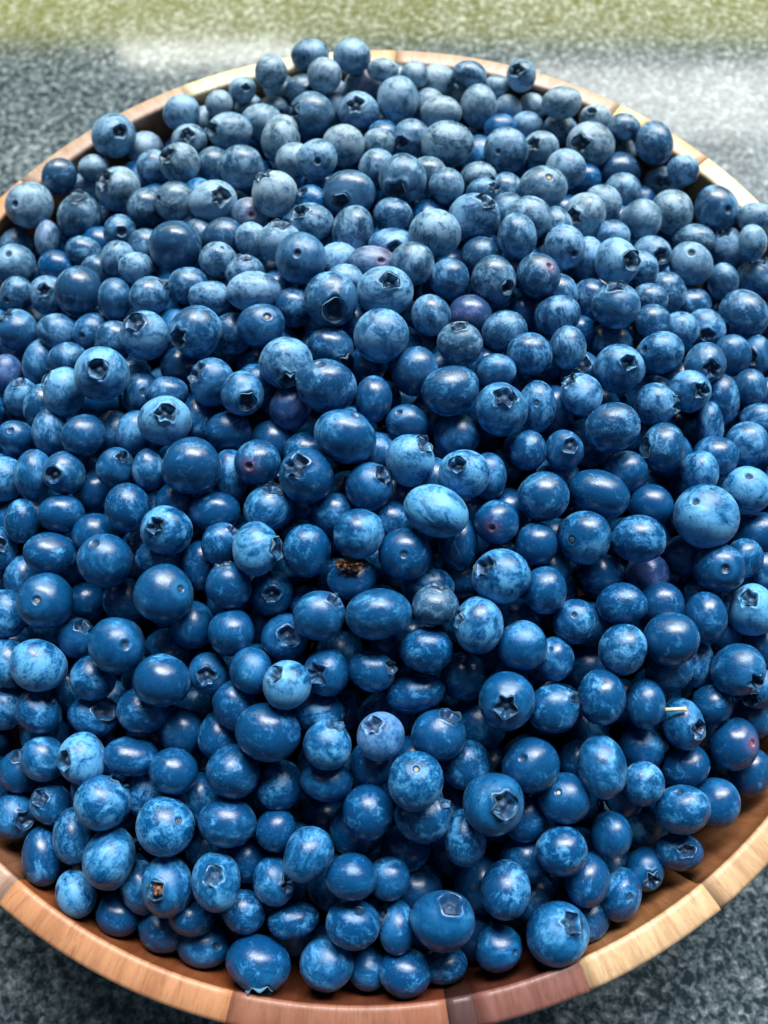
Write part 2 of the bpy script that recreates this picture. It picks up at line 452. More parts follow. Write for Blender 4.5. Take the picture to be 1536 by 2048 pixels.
BERRIES = [
((-6992,10821,300),(700,37,24,664,-13,637),(0.53,-0.51,0.67),'C','p',56,'pale blueberry with round crown, perched on the far left rim'),
((-4930,11786,90),(601,24,15,554,-14,540),(-0.06,0.57,-0.82),'N','p',61,'pale plain blueberry, just right of the berry perched on the far left rim'),
((-3359,10675,221),(715,15,-5,578,-43,569),(-0.67,-0.35,0.66),'C','p',76,'pale crowned blueberry, fourth berry below left of the grey-green berry by the far rim'),
((-4839,9244,540),(613,24,14,576,-10,565),(-0.45,-0.23,0.86),'C','p',90,'pale crowned blueberry, second berry right of the berry perched on the far left rim'),
((-2894,8481,928),(661,16,7,605,-14,600),(-0.17,0.91,-0.38),'N','p',66,'pale plain blueberry, fourth berry above right of the very large plain berry at upper left'),
((-8734,9561,119),(519,32,28,530,2,499),(-0.36,0.86,-0.36),'N','d',58,'dark plain blueberry, just above right of the large berry at the left rim'),
((-6815,8812,179),(682,33,21,659,-8,637),(-0.36,-0.21,0.91),'C','p',87,'large pale crowned blueberry, just below the berry perched on the far left rim'),
((-9577,8466,167),(712,43,25,697,-11,659),(-0.21,-0.53,0.82),'S','m',81,'large blueberry with small dark pit, leaning on the left rim'),
((-8093,8004,86),(638,35,26,643,-1,613),(0.32,0.39,0.86),'C','m',78,'crowned blueberry, just right of the large berry at the left rim'),
((-5828,7659,556),(550,25,20,551,1,534),(0.15,0.57,-0.81),'N','m',73,'plain blueberry, just above left of the very large plain berry at upper left'),
((-4838,7404,963),(584,22,13,557,-7,547),(-0.67,-0.29,0.69),'S','m',83,'pitted blueberry, just above the very large plain berry at upper left'),
((-3685,7108,1147),(692,17,-1,596,-28,595),(0.53,-0.43,0.74),'C','p',69,'pale crowned blueberry, just above right of the very large plain berry at upper left'),
((-4632,5350,1539),(736,25,12,705,-8,695),(-0.6,0.64,-0.48),'N','d',45,'very large plain dark blueberry, upper left of the heap'),
((-10044,6563,-160),(625,35,24,637,-2,601),(0.18,-0.07,0.98),'S','p',54,'pale pitted blueberry, second berry below the large berry at the left rim'),
((-7429,4470,1108),(641,30,25,672,8,639),(-0.17,0.17,-0.97),'N','d',40,'large plain dark blueberry, upper left near the edge'),
((-8727,5079,339),(490,25,30,546,15,506),(0.24,-0.43,0.87),'C','p',41,'small pale crowned blueberry, just left of the large plain dark berry at far left'),
((-9683,5270,141),(486,25,23,518,6,484),(-0.32,-0.7,0.63),'S','m',48,'small pitted blueberry, second berry left of the large plain dark berry at far left'),
((-6362,3971,1239),(463,23,35,557,29,514),(-0.21,0.49,-0.84),'N','m',32,'small plain tall oval blueberry, just right of the large plain dark berry at far left'),
((-5316,3749,1577),(528,18,8,516,-3,506),(0.89,0.36,0.28),'C','p',36,'pale crowned blueberry, second berry below left of the very large plain berry at upper left'),
((-4318,4092,1385),(592,14,-5,510,-23,519),(0.0,0.66,-0.76),'N','m',38,'plain blueberry, just below the very large plain berry at upper left'),
((-3641,3430,1706),(555,11,-2,493,-16,500),(0.21,-0.05,-0.98),'N','P',43,'small very pale plain blueberry, just above left of the tan-scarred berry left of upper centre'),
((-2453,3241,2032),(702,5,-14,550,-40,576),(-0.02,-0.11,-0.99),'N','p',56,'pale plain oval blueberry, just above the tan-scarred berry left of upper centre'),
((-3459,4711,1596),(507,13,5,479,-6,477),(0.48,0.11,0.87),'S','p',61,'small pale pitted blueberry, second berry right of the very large plain berry at upper left'),
((-9351,3768,563),(551,25,17,573,2,542),(-0.33,0.45,0.83),'C','m',22,'crowned blueberry, just above the purple berry at the left edge'),
((-8093,3387,877),(509,21,10,510,-3,493),(-0.71,0.03,-0.7),'N','m',33,'small plain blueberry, just below left of the large plain dark berry at far left'),
((-5324,2382,1774),(622,20,11,627,2,612),(-0.11,0.06,0.99),'C','p',31,'pale crowned blueberry, just above right of the large pale crowned berry on the left'),
((-3905,2153,2064),(657,17,8,652,1,643),(-0.51,-0.6,0.62),'C','m',21,'large crowned blueberry, second berry left of the tan-scarred berry left of upper centre'),
((-2244,2126,2171),(623,6,-4,549,-17,561),(0.42,-0.15,0.9),'T','d',19,'dark blueberry with small tan scar at its upper right, upper left of centre'),
((-8705,2724,467),(481,22,48,625,40,547),(-0.06,0.9,-0.44),'N','m',20,'plain tall oval blueberry, just right of the purple berry at the left edge'),
((-6320,1247,1976),(687,21,11,702,3,680),(0.23,-0.34,0.91),'C','p',21,'large pale blueberry with crown in its centre, at the left of the heap'),
((-7564,1218,1336),(538,19,31,638,26,580),(-0.61,0.26,0.75),'C','p',21,'pale crowned blueberry, just left of the large pale crowned berry on the left'),
((-9625,2500,413),(431,18,30,513,21,461),(-0.42,0.72,-0.56),'N','u',23,'purple blueberry at the left edge of the photo'),
((-8023,298,946),(467,14,44,631,40,540),(-0.57,0.53,-0.63),'N','m',18,'plain tall oval blueberry, third berry below right of the purple berry at the left edge'),
((-9006,325,749),(453,10,9,480,6,457),(0.16,-0.05,0.99),'S','m',14,'small pitted blueberry, just below the purple berry at the left edge'),
((-6877,-219,1555),(525,11,9,556,7,532),(-0.58,0.06,-0.81),'N','d',15,'dark plain blueberry, second berry below the large pale crowned berry on the left'),
((-4633,-279,2128),(661,9,-8,606,-11,619),(0.27,-0.18,0.95),'C','P',16,'very pale blueberry with a wide crown near its top, left of the middle'),
((-3533,759,1901),(552,13,13,605,16,579),(-0.59,0.08,0.81),'C','m',19,'crowned blueberry, just above right of the very pale berry with a wide crown'),
((-2733,184,2300),(525,8,4,534,5,525),(0.33,-0.8,0.51),'C','m',16,'crowned blueberry, just above the red-scarred berry left of the middle'),
((-3240,-427,1529),(588,3,-9,519,-13,538),(-0.07,0.23,-0.97),'N','d',11,'dark plain blueberry, just above left of the red-scarred berry left of the middle'),
((-5622,-171,1304),(513,11,15,578,16,542),(-0.85,0.26,-0.46),'N','m',16,'plain blueberry, just below left of the very pale berry with a wide crown'),
((-663,13491,330),(604,4,0,517,-25,505),(-0.39,0.84,-0.38),'N','p',69,'pale blueberry lying over the far rim, left one of two'),
((697,12903,608),(609,-3,-3,522,-25,511),(-0.1,0.74,-0.66),'N','p',66,'pale blueberry lying over the far rim, right one of two'),
((-1907,12585,570),(526,11,9,489,-8,484),(-0.18,0.41,-0.9),'N','p',85,'pale plain blueberry, just above left of the grey-green berry by the far rim'),
((-955,12487,-146),(655,4,-2,549,-31,539),(0.45,-0.69,0.58),'C','o',81,'grey-green blueberry with dark crown, close to the far rim'),
((-231,12239,575),(556,4,3,506,-12,502),(-0.41,0.52,-0.75),'N','p',89,'pale plain blueberry, just below right of the left berry on the far rim'),
((-745,11105,175),(731,7,4,662,-17,658),(-0.76,-0.31,0.57),'C','m',65,'large crowned blueberry, just below the grey-green berry by the far rim'),
((743,11028,179),(667,-2,-1,604,-15,601),(-0.12,-0.41,0.9),'C','P',58,'very pale crowned blueberry, just left of the tall oval berry at the far rim'),
((2017,11333,230),(652,1,0,678,16,682),(-0.12,0.9,-0.41),'N','p',73,'tall pale oval blueberry without crown, near the middle of the far rim'),
((4607,11152,-124),(591,-8,-14,633,20,631),(0.37,0.93,-0.07),'N','p',89,'tall pale oval blueberry without crown, far side right of middle'),
((3318,10685,210),(658,-23,-9,523,-42,511),(-0.1,0.79,-0.6),'N','p',95,'pale plain oval blueberry, just above the big grey-green oval berry'),
((-1715,9633,644),(610,15,15,618,8,615),(-0.21,0.91,-0.36),'N','p',91,'pale plain blueberry, second berry below the grey-green berry by the far rim'),
((-618,8088,1354),(593,7,5,565,-4,564),(0.11,-0.76,0.65),'S','p',57,'pale pitted blueberry, second berry above the tan-scarred berry in the upper middle'),
((191,8978,922),(643,3,3,608,-6,607),(-0.17,0.79,-0.59),'N','p',95,'pale plain blueberry, second berry above left of the down-crowned berry in the far half'),
((2278,9333,595),(608,-9,-5,558,-11,556),(-0.57,-0.66,0.48),'C','m',65,'crowned blueberry, just left of the big grey-green oval berry'),
((3264,8650,922),(797,-24,-9,680,-34,674),(0.09,0.99,0.09),'N','o',86,'big dark grey-green oval blueberry near the far side of the heap'),
((1809,7031,1466),(693,-6,-3,663,-3,663),(-0.39,-0.88,0.26),'C','m',59,'round blueberry with crown facing down, in the upper middle of the far half'),
((3008,6802,1264),(510,-9,-5,488,-3,486),(0.38,0.42,-0.82),'N','p',64,'small pale plain blueberry, just below the big grey-green oval berry'),
((241,6587,1558),(728,-2,-3,638,-23,642),(-0.33,-0.82,0.47),'C','d',50,'large dark crowned blueberry, second berry left of the down-crowned berry in the far half'),
((-1854,6845,1506),(632,12,7,600,-5,597),(-0.39,0.45,0.81),'C','p',90,'pale crowned blueberry, third berry above left of the tan-scarred berry in the upper middle'),
((-897,5687,1583),(633,3,-2,555,-19,560),(-0.38,-0.08,0.92),'C','m',59,'crowned blueberry, just above the tan-scarred berry in the upper middle'),
((264,5266,1622),(588,4,4,594,7,591),(-0.31,0.81,-0.5),'N','m',62,'plain blueberry, just above right of the tan-scarred berry in the upper middle'),
((1403,5964,1226),(582,-6,-3,526,-13,529),(0.12,0.91,-0.41),'N','d',50,'dark plain blueberry, just below the down-crowned berry in the far half'),
((2446,4667,1910),(704,-13,-5,650,-12,652),(-0.64,0.33,-0.7),'N','p',66,'large pale plain blueberry, just above right of the plain grey-green berry'),
((3590,5302,1623),(704,-18,-8,651,-12,650),(0.46,0.1,0.88),'C','p',43,'large pale crowned blueberry, second berry above right of the plain grey-green berry'),
((-1722,4986,1783),(630,5,-5,529,-27,538),(0.14,0.41,0.9),'C','p',65,'pale crowned blueberry, just above left of the tan-scarred berry in the upper middle'),
((-1146,4024,2204),(676,9,6,663,2,660),(-0.04,-0.47,0.88),'T','d',37,'dark blueberry with pale tan scar facing the viewer, upper middle'),
((1735,3716,1980),(562,-3,-2,557,3,555),(-0.15,0.54,-0.83),'N','o',66,'plain grey-green blueberry without crown or scar, upper middle of the heap'),
((954,2820,2149),(728,-7,-3,650,-17,661),(0.2,-0.19,0.96),'C','P',35,'large very pale blueberry with crown near its top, upper middle'),
((-441,2540,2387),(691,6,3,685,4,682),(0.17,-0.84,0.52),'C','d',32,'large dark blueberry with black star-shaped crown facing down, upper middle'),
((2671,3323,1762),(523,-6,-3,525,5,521),(-0.02,0.44,-0.9),'N','m',33,'plain blueberry, just right of the plain grey-green berry'),
((3826,3103,1802),(581,-7,-8,617,15,603),(0.45,-0.73,0.51),'C','m',55,'crowned blueberry, just left of the red-scarred berry at upper right'),
((2064,2088,1974),(495,-1,-2,522,12,513),(0.23,0.28,-0.93),'N','p',35,'small pale plain blueberry, just above left of the grey-green berry right of centre'),
((3126,2327,1506),(578,-13,-3,529,-11,534),(0.49,0.68,-0.55),'N','u',41,'purple plain blueberry, just above the grey-green berry right of centre'),
((-1473,2951,1640),(573,5,0,528,-8,533),(-0.01,0.73,-0.68),'N','m',24,'plain blueberry, just left of the large dark star-crowned berry'),
((738,1290,2508),(684,-2,-1,655,-2,657),(0.53,0.49,-0.69),'N','m',26,'large plain round blueberry standing high in the upper middle'),
((2674,1072,2158),(553,-9,-2,524,-4,526),(-0.04,0.47,0.88),'C','o',24,'grey-green blueberry with its crown turned to the back, right of centre'),
((3929,1687,1595),(583,-15,-2,536,-11,541),(0.05,0.68,-0.73),'N','m',37,'plain blueberry, just right of the grey-green berry right of centre'),
((-543,1504,1823),(590,-2,-4,513,-16,529),(0.56,-0.83,-0.03),'C','d',23,'dark crowned blueberry, just below the large dark star-crowned berry'),
((-1677,930,2299),(658,6,0,627,-4,629),(0.16,-0.96,0.23),'C','p',28,'pale crowned blueberry, just below right of the tan-scarred berry left of upper centre'),
((-652,121,2421),(713,-14,-11,639,-13,657),(-0.13,0.38,0.91),'S','m',19,'large pitted blueberry, just above the large oval berry above the scrap'),
((1527,532,1925),(583,0,0,605,10,593),(0.16,0.78,-0.61),'N','d',24,'dark plain blueberry, just below right of the large plain berry in upper middle'),
((405,-183,2034),(464,8,5,553,24,520),(0.01,0.07,-1.0),'N','d',12,'small dark plain tall oval blueberry, just below the large plain berry in upper middle'),
((2289,-270,2351),(678,20,16,607,-11,627),(0.39,0.14,-0.91),'N','m',18,'plain blueberry, just below the grey-green berry right of centre'),
((3501,415,1868),(490,-9,-1,468,-3,469),(0.28,-0.08,-0.96),'N','m',21,'small plain blueberry, just below right of the grey-green berry right of centre'),
((3434,-820,2211),(636,-5,-2,649,6,637),(0.03,-0.0,1.0),'C','p',10,'pale crowned blueberry, second berry below right of the grey-green berry right of centre'),
((-1671,11,1612),(539,6,4,561,8,548),(-0.26,0.62,-0.74),'N','u',13,'purple plain blueberry, just above left of the large oval berry above the scrap'),
((1189,-831,1929),(520,-6,-1,462,-10,477),(-0.38,0.21,0.9),'S','d',18,'small dark pitted blueberry, just right of the large oval berry above the scrap'),
((2389,-1097,1507),(566,-6,0,540,-2,543),(-0.09,0.24,-0.97),'N','d',14,'dark plain blueberry, second berry above the pale tilted oval berry'),
((-298,-1311,2493),(743,-46,-24,655,-12,681),(0.43,0.43,0.79),'S','m',8,'large oval blueberry with a small scar on top, above the brown scrap'),
((-2472,-1535,1998),(564,2,-2,547,-1,547),(-0.2,-0.54,0.82),'R','d',13,'dark blueberry with a reddish scar, left of the middle'),
((6000,11714,409),(499,-20,-14,469,-8,457),(-0.48,-0.41,0.77),'C','p',76,'blueberry with dark crown at its left, resting at the far right rim'),
((7122,10512,351),(632,-10,22,510,-42,508),(-0.29,0.73,-0.61),'N','p',95,'pale plain oval blueberry, just below right of the crowned berry at the far right rim'),
((9672,8626,269),(581,-28,-33,623,15,590),(0.53,0.2,-0.82),'N','m',54,'blueberry leaning on the rim where the pale yellow stave is'),
((7832,9115,-32),(719,-38,-20,675,-16,652),(-0.63,-0.5,0.59),'C','p',95,'large pale crowned blueberry, second berry left of the berry by the yellow stave'),
((5063,8603,559),(654,-20,-14,634,-3,625),(-0.55,-0.6,0.58),'S','m',60,'pitted blueberry, just above left of the tan-scarred berry at far right'),
((6741,7796,445),(638,-30,-14,596,-14,582),(0.25,0.74,-0.63),'N','p',65,'pale plain blueberry, just above right of the tan-scarred berry at far right'),
((5795,6671,1016),(672,-28,-13,628,-13,617),(0.12,-0.22,0.97),'T','m',75,'large blueberry with small tan scar on top, far right of the heap'),
((9871,6401,-165),(621,-29,-27,655,8,619),(0.49,0.61,-0.63),'N','m',83,'plain blueberry, just left of the pitted berry at the right rim'),
((11153,6316,-88),(626,-28,-39,700,22,649),(0.14,-0.66,0.74),'S','m',44,'large blueberry with small round pit at its right, leaning on the right rim'),
((8616,5761,422),(591,-28,-19,597,-1,573),(0.44,0.55,-0.7),'N','m',76,'plain blueberry, second berry left of the pitted berry at the right rim'),
((6906,5790,798),(581,-19,-19,612,12,592),(-0.72,-0.48,0.5),'C','p',84,'pale crowned blueberry, just below right of the tan-scarred berry at far right'),
((5077,5215,1556),(617,-20,-11,596,-4,588),(0.69,0.31,-0.65),'N','p',66,'pale plain blueberry, just below left of the tan-scarred berry at far right'),
((4586,4302,1974),(521,-6,-13,581,23,566),(0.04,0.59,-0.81),'N','m',45,'plain blueberry, just above left of the red-scarred berry at upper right'),
((11424,5208,-567),(601,-34,-18,606,-7,573),(-0.3,0.49,0.82),'C','p',56,'pale crowned blueberry, just below the pitted berry at the right rim'),
((11679,4715,301),(401,-10,-37,504,36,452),(0.35,0.9,-0.25),'N','p',62,'pale tall plain blueberry at the right edge, second from the rim'),
((5956,4307,1358),(569,-16,-14,591,9,575),(0.28,-0.81,0.51),'S','p',45,'pale pitted blueberry, just above right of the red-scarred berry at upper right'),
((7267,3671,1385),(616,-24,-15,623,1,603),(0.35,-0.54,0.76),'C','p',38,'pale crowned blueberry, second berry right of the red-scarred berry at upper right'),
((9729,4122,390),(605,-27,-21,632,4,599),(-0.31,-0.1,0.95),'S','p',61,'pale pitted blueberry, second berry below left of the pitted berry at the right rim'),
((12031,4086,-540),(577,-35,-11,565,-15,538),(-0.03,0.59,0.8),'C','p',43,'pale crowned blueberry, just above the large berry at the upper right edge'),
((10888,2400,222),(644,-22,-25,707,14,658),(-0.87,-0.48,-0.09),'S','m',35,'large plain blueberry at the right edge, upper part of the heap'),
((4954,3034,1904),(571,-15,-9,573,3,563),(0.37,-0.11,0.92),'R','d',43,'dark blueberry with a reddish scar at its upper right, upper right of heap'),
((6895,2131,1641),(615,-25,-7,590,-10,580),(-0.14,0.51,0.85),'C','m',34,'crowned blueberry, second berry above the pale crowned berry on the right'),
((5333,1967,1634),(590,3,12,541,-9,554),(0.2,0.63,-0.75),'N','m',33,'plain blueberry, second berry below right of the red-scarred berry at upper right'),
((5429,952,1751),(467,-3,-11,533,21,506),(-0.46,0.65,-0.6),'N','m',33,'small plain blueberry, second berry left of the pale crowned berry on the right'),
((4406,796,1871),(563,-13,-3,544,-3,541),(0.17,0.76,-0.63),'N','d',18,'dark plain blueberry, just below the red-scarred berry at upper right'),
((7915,875,1216),(558,-15,-11,586,6,562),(-0.87,-0.07,0.49),'S','p',19,'pale pitted blueberry, just right of the pale crowned berry on the right'),
((6644,328,1588),(599,-13,-8,621,6,601),(0.1,-0.28,0.96),'C','p',19,'round pale blueberry with dark crown at its upper right, right side of heap'),
((9141,611,846),(521,-10,-16,579,15,542),(-0.04,-0.64,0.77),'C','m',27,'crowned blueberry, just below left of the large berry at the upper right edge'),
((10178,1066,377),(494,-10,-18,556,16,516),(0.8,-0.0,-0.61),'N','d',19,'dark plain blueberry, just below the large berry at the upper right edge'),
((8493,-226,1066),(509,-10,-9,545,8,519),(0.22,-0.45,0.87),'C','p',14,'pale crowned blueberry, second berry right of the pale crowned berry on the right'),
((9605,-199,396),(459,15,-38,641,54,552),(0.49,0.39,-0.78),'N','m',15,'plain tall oval blueberry, fourth berry below the large berry at the upper right edge'),
((10490,111,274),(424,-1,-21,512,25,462),(-0.06,0.11,-0.99),'N','m',22,'small plain blueberry, third berry below the large berry at the upper right edge'),
((5508,-440,1824),(531,-11,-2,525,-1,519),(-0.61,0.52,0.6),'C','p',13,'pale crowned blueberry, just above left of the big rising oval berry'),
((7456,-624,1283),(497,-5,-10,545,13,516),(0.82,-0.27,0.5),'C','m',18,'crowned blueberry, just below right of the pale crowned berry on the right'),
((4408,-575,1690),(462,12,-13,614,40,556),(-0.2,-0.31,0.93),'S','p',14,'pale pitted tall oval blueberry, second berry left of the big rising oval berry'),
((6080,-1404,1840),(651,16,17,609,-1,629),(0.67,0.43,-0.61),'N','m',20,'big oval blueberry rising to the right, without crown, on the right side'),
((7403,-1831,1369),(520,4,-13,602,21,558),(-0.98,-0.03,0.2),'C','m',14,'crowned blueberry, just right of the big rising oval berry'),
((9059,-969,503),(383,23,-38,587,58,488),(0.2,0.65,-0.73),'N','m',13,'small plain tall oval blueberry, second berry right of the big rising oval berry'),
((9929,-1566,381),(538,-2,-10,590,13,555),(0.14,0.55,-0.82),'N','m',15,'plain blueberry, second berry above right of the biggest pale berry on the right'),
((4000,-1796,1814),(449,0,-2,477,8,461),(0.17,0.66,-0.73),'N','m',13,'small plain blueberry, third berry above right of the red-spotted berry right of the middle'),
((4881,-1852,1816),(433,2,-5,487,14,459),(0.05,-0.22,0.97),'C','m',7,'small crowned blueberry, just below left of the big rising oval berry'),
((-8319,-929,1053),(477,9,41,641,38,545),(-0.45,0.5,-0.74),'N','m',8,'plain tall oval blueberry, second berry below the purple berry at the left edge'),
((-7372,-1116,1390),(494,7,10,540,11,509),(-0.14,-0.42,0.9),'C','m',9,'crowned blueberry, third berry below left of the large pale crowned berry on the left'),
((-6051,-1154,1463),(457,7,11,512,13,479),(0.64,0.25,0.73),'C','d',10,'small dark crowned blueberry, second berry left of the very large plain berry on the left'),
((-5168,-1331,1684),(412,8,19,512,22,460),(-0.65,-0.18,-0.74),'N','m',12,'small plain tall oval blueberry, just left of the very large plain berry on the left'),
((-3984,-1626,2274),(691,5,-2,678,0,675),(-0.26,-0.2,-0.94),'N','d',10,'very large plain dark blueberry, left of the middle'),
((-3269,-1583,1332),(477,12,22,638,33,563),(-0.2,0.88,-0.43),'N','m',8,'plain tall oval blueberry, just below left of the red-scarred berry left of the middle'),
((-5659,-2300,1662),(534,3,9,593,13,558),(-0.59,0.68,-0.44),'N','d',6,'dark plain blueberry, just below left of the very large plain berry on the left'),
((-4623,-3043,1988),(587,-1,-4,578,2,577),(-0.13,-0.1,0.99),'C','p',4,'pale crowned blueberry, just below the very large plain berry on the left'),
((-3608,-2520,1550),(605,-5,-18,491,-17,537),(0.06,-0.16,-0.99),'N','d',6,'dark plain oval blueberry, just below right of the very large plain berry on the left'),
((-8559,-2128,957),(428,1,30,562,29,481),(-0.55,0.47,-0.69),'N','m',7,'small plain tall oval blueberry, second berry above the tan-scarred berry near the left edge'),
((-7516,-2080,1118),(538,0,-13,496,-6,515),(-0.59,0.12,-0.8),'N','d',6,'small dark plain blueberry, third berry above the tan-scarred berry near the left edge'),
((-7709,-3097,1096),(618,-7,-29,513,-13,571),(-0.47,0.43,-0.77),'N','m',7,'plain oval blueberry, just above the tan-scarred berry near the left edge'),
((-6172,-3532,1569),(636,-5,-1,654,7,640),(-0.08,0.38,0.92),'S','d',6,'dark pitted blueberry, just above left of the very large pitted berry on the left'),
((-7679,-4271,1189),(635,-13,0,667,12,646),(0.05,-0.21,0.98),'T','d',5,'large dark blueberry with tan scar on its left, near the left edge'),
((-4734,-4459,1788),(664,-9,-4,668,5,660),(0.82,-0.08,0.57),'S','d',7,'very large dark blueberry with dark pit at its right, left of middle'),
((-4039,-3707,1096),(500,1,13,608,18,549),(0.01,0.24,-0.97),'N','d',4,'dark plain blueberry, just above right of the very large pitted berry on the left'),
((-3428,-3431,1784),(433,2,8,507,13,467),(0.77,0.43,0.47),'C','d',6,'small dark crowned blueberry, second berry below the very large plain berry on the left'),
((-2522,-3772,2226),(556,2,6,626,13,587),(0.95,-0.11,0.29),'C','p',5,'pale crowned blueberry, second berry below the red-scarred berry left of the middle'),
((-3244,-4456,1755),(535,-4,-2,545,4,534),(-0.11,0.85,0.51),'C','d',5,'dark crowned blueberry, just right of the very large pitted berry on the left'),
((-3258,-5466,1514),(532,-7,-1,549,5,534),(-0.38,-0.05,-0.92),'N','d',5,'dark plain blueberry, just above left of the very pale berry below the middle'),
((-4334,-5050,824),(521,-7,5,586,10,547),(-0.23,0.77,-0.6),'N','d',3,'dark plain blueberry, just below right of the very large pitted berry on the left'),
((-5920,-5511,1324),(626,-16,3,676,13,643),(0.58,-0.14,0.8),'T','d',3,'large dark blueberry with round tan scar, lower left of the heap'),
((-8976,-4353,573),(525,-14,6,577,16,544),(-0.88,0.19,-0.44),'N','m',4,'plain blueberry, just left of the tan-scarred berry near the left edge'),
((-7200,-5089,530),(458,-13,1,487,10,468),(0.53,0.55,0.65),'C','d',4,'small dark crowned blueberry, just left of the tan-scarred berry at lower left'),
((-6179,-4236,244),(533,-8,8,602,14,559),(-0.28,0.21,-0.94),'N','d',5,'dark plain blueberry, just left of the very large pitted berry on the left'),
((-2266,-2722,1904),(600,-2,-6,552,-5,566),(0.37,0.66,0.65),'C','m',5,'crowned blueberry, just below left of the large dark crowned berry by the middle'),
((-6962,-1322,490),(546,4,6,579,9,556),(-0.23,0.61,-0.76),'N','d',4,'dark plain blueberry, third berry left of the very large plain berry on the left'),
((-1293,-2160,2330),(644,3,1,656,6,644),(-0.23,0.05,0.97),'C','d',7,'large dark blueberry with crown at its upper left, left of the middle'),
((137,-2449,2058),(560,2,1,580,7,566),(0.64,0.19,0.75),'C','d',7,'dark crowned blueberry, just above the pale berry above the scrap'),
((1132,-1954,2261),(594,1,0,613,7,599),(0.62,0.31,0.72),'C','p',8,'pale crowned blueberry, second berry above left of the pale tilted oval berry'),
((2321,-2428,2327),(583,-3,0,574,1,571),(-0.3,0.01,0.95),'C','p',9,'pale crowned blueberry, just above right of the pale tilted oval berry'),
((1607,-3366,2532),(698,-69,-19,603,-17,630),(0.05,-0.06,-1.0),'N','P',2,'very pale oval blueberry tilted down to the right, near the middle'),
((2991,-3505,1866),(514,1,1,519,3,510),(-0.34,-0.53,0.77),'R','d',3,'dark blueberry with a reddish spot, right of the pale tilted oval berry'),
((-169,-3661,2360),(571,1,0,581,4,569),(0.09,0.77,-0.63),'N','p',4,'plain pale blueberry directly above the brown dried scrap'),
((-1417,-3820,1935),(558,3,3,614,10,581),(-0.1,-0.27,-0.96),'N','d',3,'dark plain blueberry, just left of the pale berry above the scrap'),
((831,-4134,1985),(612,0,0,611,2,603),(-0.08,-0.27,0.96),'S','d',4,'blueberry with a dark round pit at its very centre, near the middle'),
((-758,-2895,1576),(533,2,1,561,7,543),(-0.6,0.26,-0.76),'N','m',6,'plain blueberry, just above left of the pale berry above the scrap'),
((2099,-3832,1440),(498,12,-1,597,17,546),(-0.53,0.26,-0.81),'N','d',6,'dark plain blueberry, just below right of the pale tilted oval berry'),
((-413,-4514,1587),(597,-8,-5,507,-9,541),(-0.24,0.44,-0.87),'N','d',4,'dark plain blueberry, just above left of the widest oval berry'),
((-1217,-5353,1860),(588,-4,-2,574,1,573),(0.67,0.41,0.62),'C','p',7,'pale crowned blueberry, just left of the widest oval berry'),
((106,-5463,2062),(780,0,-2,592,-17,671),(-0.44,-0.15,-0.89),'N','d',7,'widest oval blueberry, dark and lying sideways in the middle of the heap'),
((1362,-5363,1952),(520,-3,1,474,-3,488),(0.28,0.85,0.44),'C','o',4,'small grey-green blueberry right of the widest oval berry in the middle'),
((2288,-5858,1828),(550,40,3,641,14,591),(-0.83,0.26,0.5),'C','p',6,'tall pale oval blueberry with crown at its left edge, right of middle'),
((-2120,-5600,1015),(551,-6,-2,550,2,544),(0.27,-0.12,0.95),'C','d',5,'dark crowned blueberry, just above the very pale berry below the middle'),
((-1160,-6522,1301),(526,-3,-1,539,2,525),(-0.41,-0.14,0.9),'C','m',3,'crowned blueberry, just right of the very pale berry below the middle'),
((1104,-6254,1533),(598,-15,0,520,-5,549),(0.12,-0.36,-0.93),'N','m',2,'plain blueberry, just below the small grey-green central berry'),
((-171,-6569,1334),(541,-23,-4,479,-2,503),(0.82,0.03,0.57),'C','d',4,'small dark crowned blueberry, just below the widest oval berry'),
((-2386,-4548,1195),(548,-4,-2,552,3,544),(0.2,-0.3,0.93),'C','d',4,'dark crowned blueberry, second berry above the very pale berry below the middle'),
((2925,-4828,1975),(652,1,4,624,-1,629),(-0.66,0.25,0.71),'C','p',4,'large pale blueberry with crown at its left, right of the middle'),
((3223,-6335,1433),(574,7,4,560,1,560),(0.22,0.39,-0.89),'N','m',5,'plain blueberry, just below right of the tall pale oval berry'),
((773,-7098,783),(665,17,4,456,-9,551),(0.28,0.39,-0.88),'N','m',5,'plain oval blueberry, just above right of the lavender berry'),
((1984,-6775,459),(567,5,2,554,1,553),(0.63,0.1,-0.77),'N','d',2,'dark plain blueberry, just above left of the large crowned berry below right'),
((2747,-7497,1439),(618,14,1,633,3,617),(-0.19,-0.27,0.95),'C','d',2,'large dark blueberry with crown facing the viewer, right of the middle below'),
((4124,-3015,1923),(602,-2,1,604,3,596),(-0.29,0.52,-0.8),'N','m',8,'plain blueberry, just left of the dark tilted oval berry'),
((5562,-2955,1593),(667,-77,-15,622,-26,615),(0.2,0.83,-0.52),'N','d',7,'wide dark oval blueberry tilted down to the right, right of the middle'),
((6450,-2270,1044),(543,-4,0,547,2,538),(0.4,0.62,-0.68),'N','m',9,'plain blueberry, just above right of the dark tilted oval berry'),
((6953,-3164,957),(526,-3,4,514,-1,514),(0.85,0.35,-0.39),'N','d',3,'small dark plain blueberry, just left of the biggest pale berry on the right'),
((8018,-3651,1248),(722,2,2,736,6,722),(-0.53,0.31,0.79),'S','p',6,'biggest pale blueberry on the right, with dark scar at its upper left'),
((9493,-2867,560),(605,-5,3,603,0,597),(-0.18,0.31,0.93),'S','P',4,'very pale pitted blueberry, just above right of the biggest pale berry on the right'),
((4973,-4002,1632),(595,7,-1,633,10,609),(-0.69,-0.26,0.68),'S','m',3,'pitted blueberry, just below the dark tilted oval berry'),
((6294,-4093,1405),(624,-16,6,582,-9,594),(0.81,0.08,-0.58),'N','m',3,'plain blueberry, just below right of the dark tilted oval berry'),
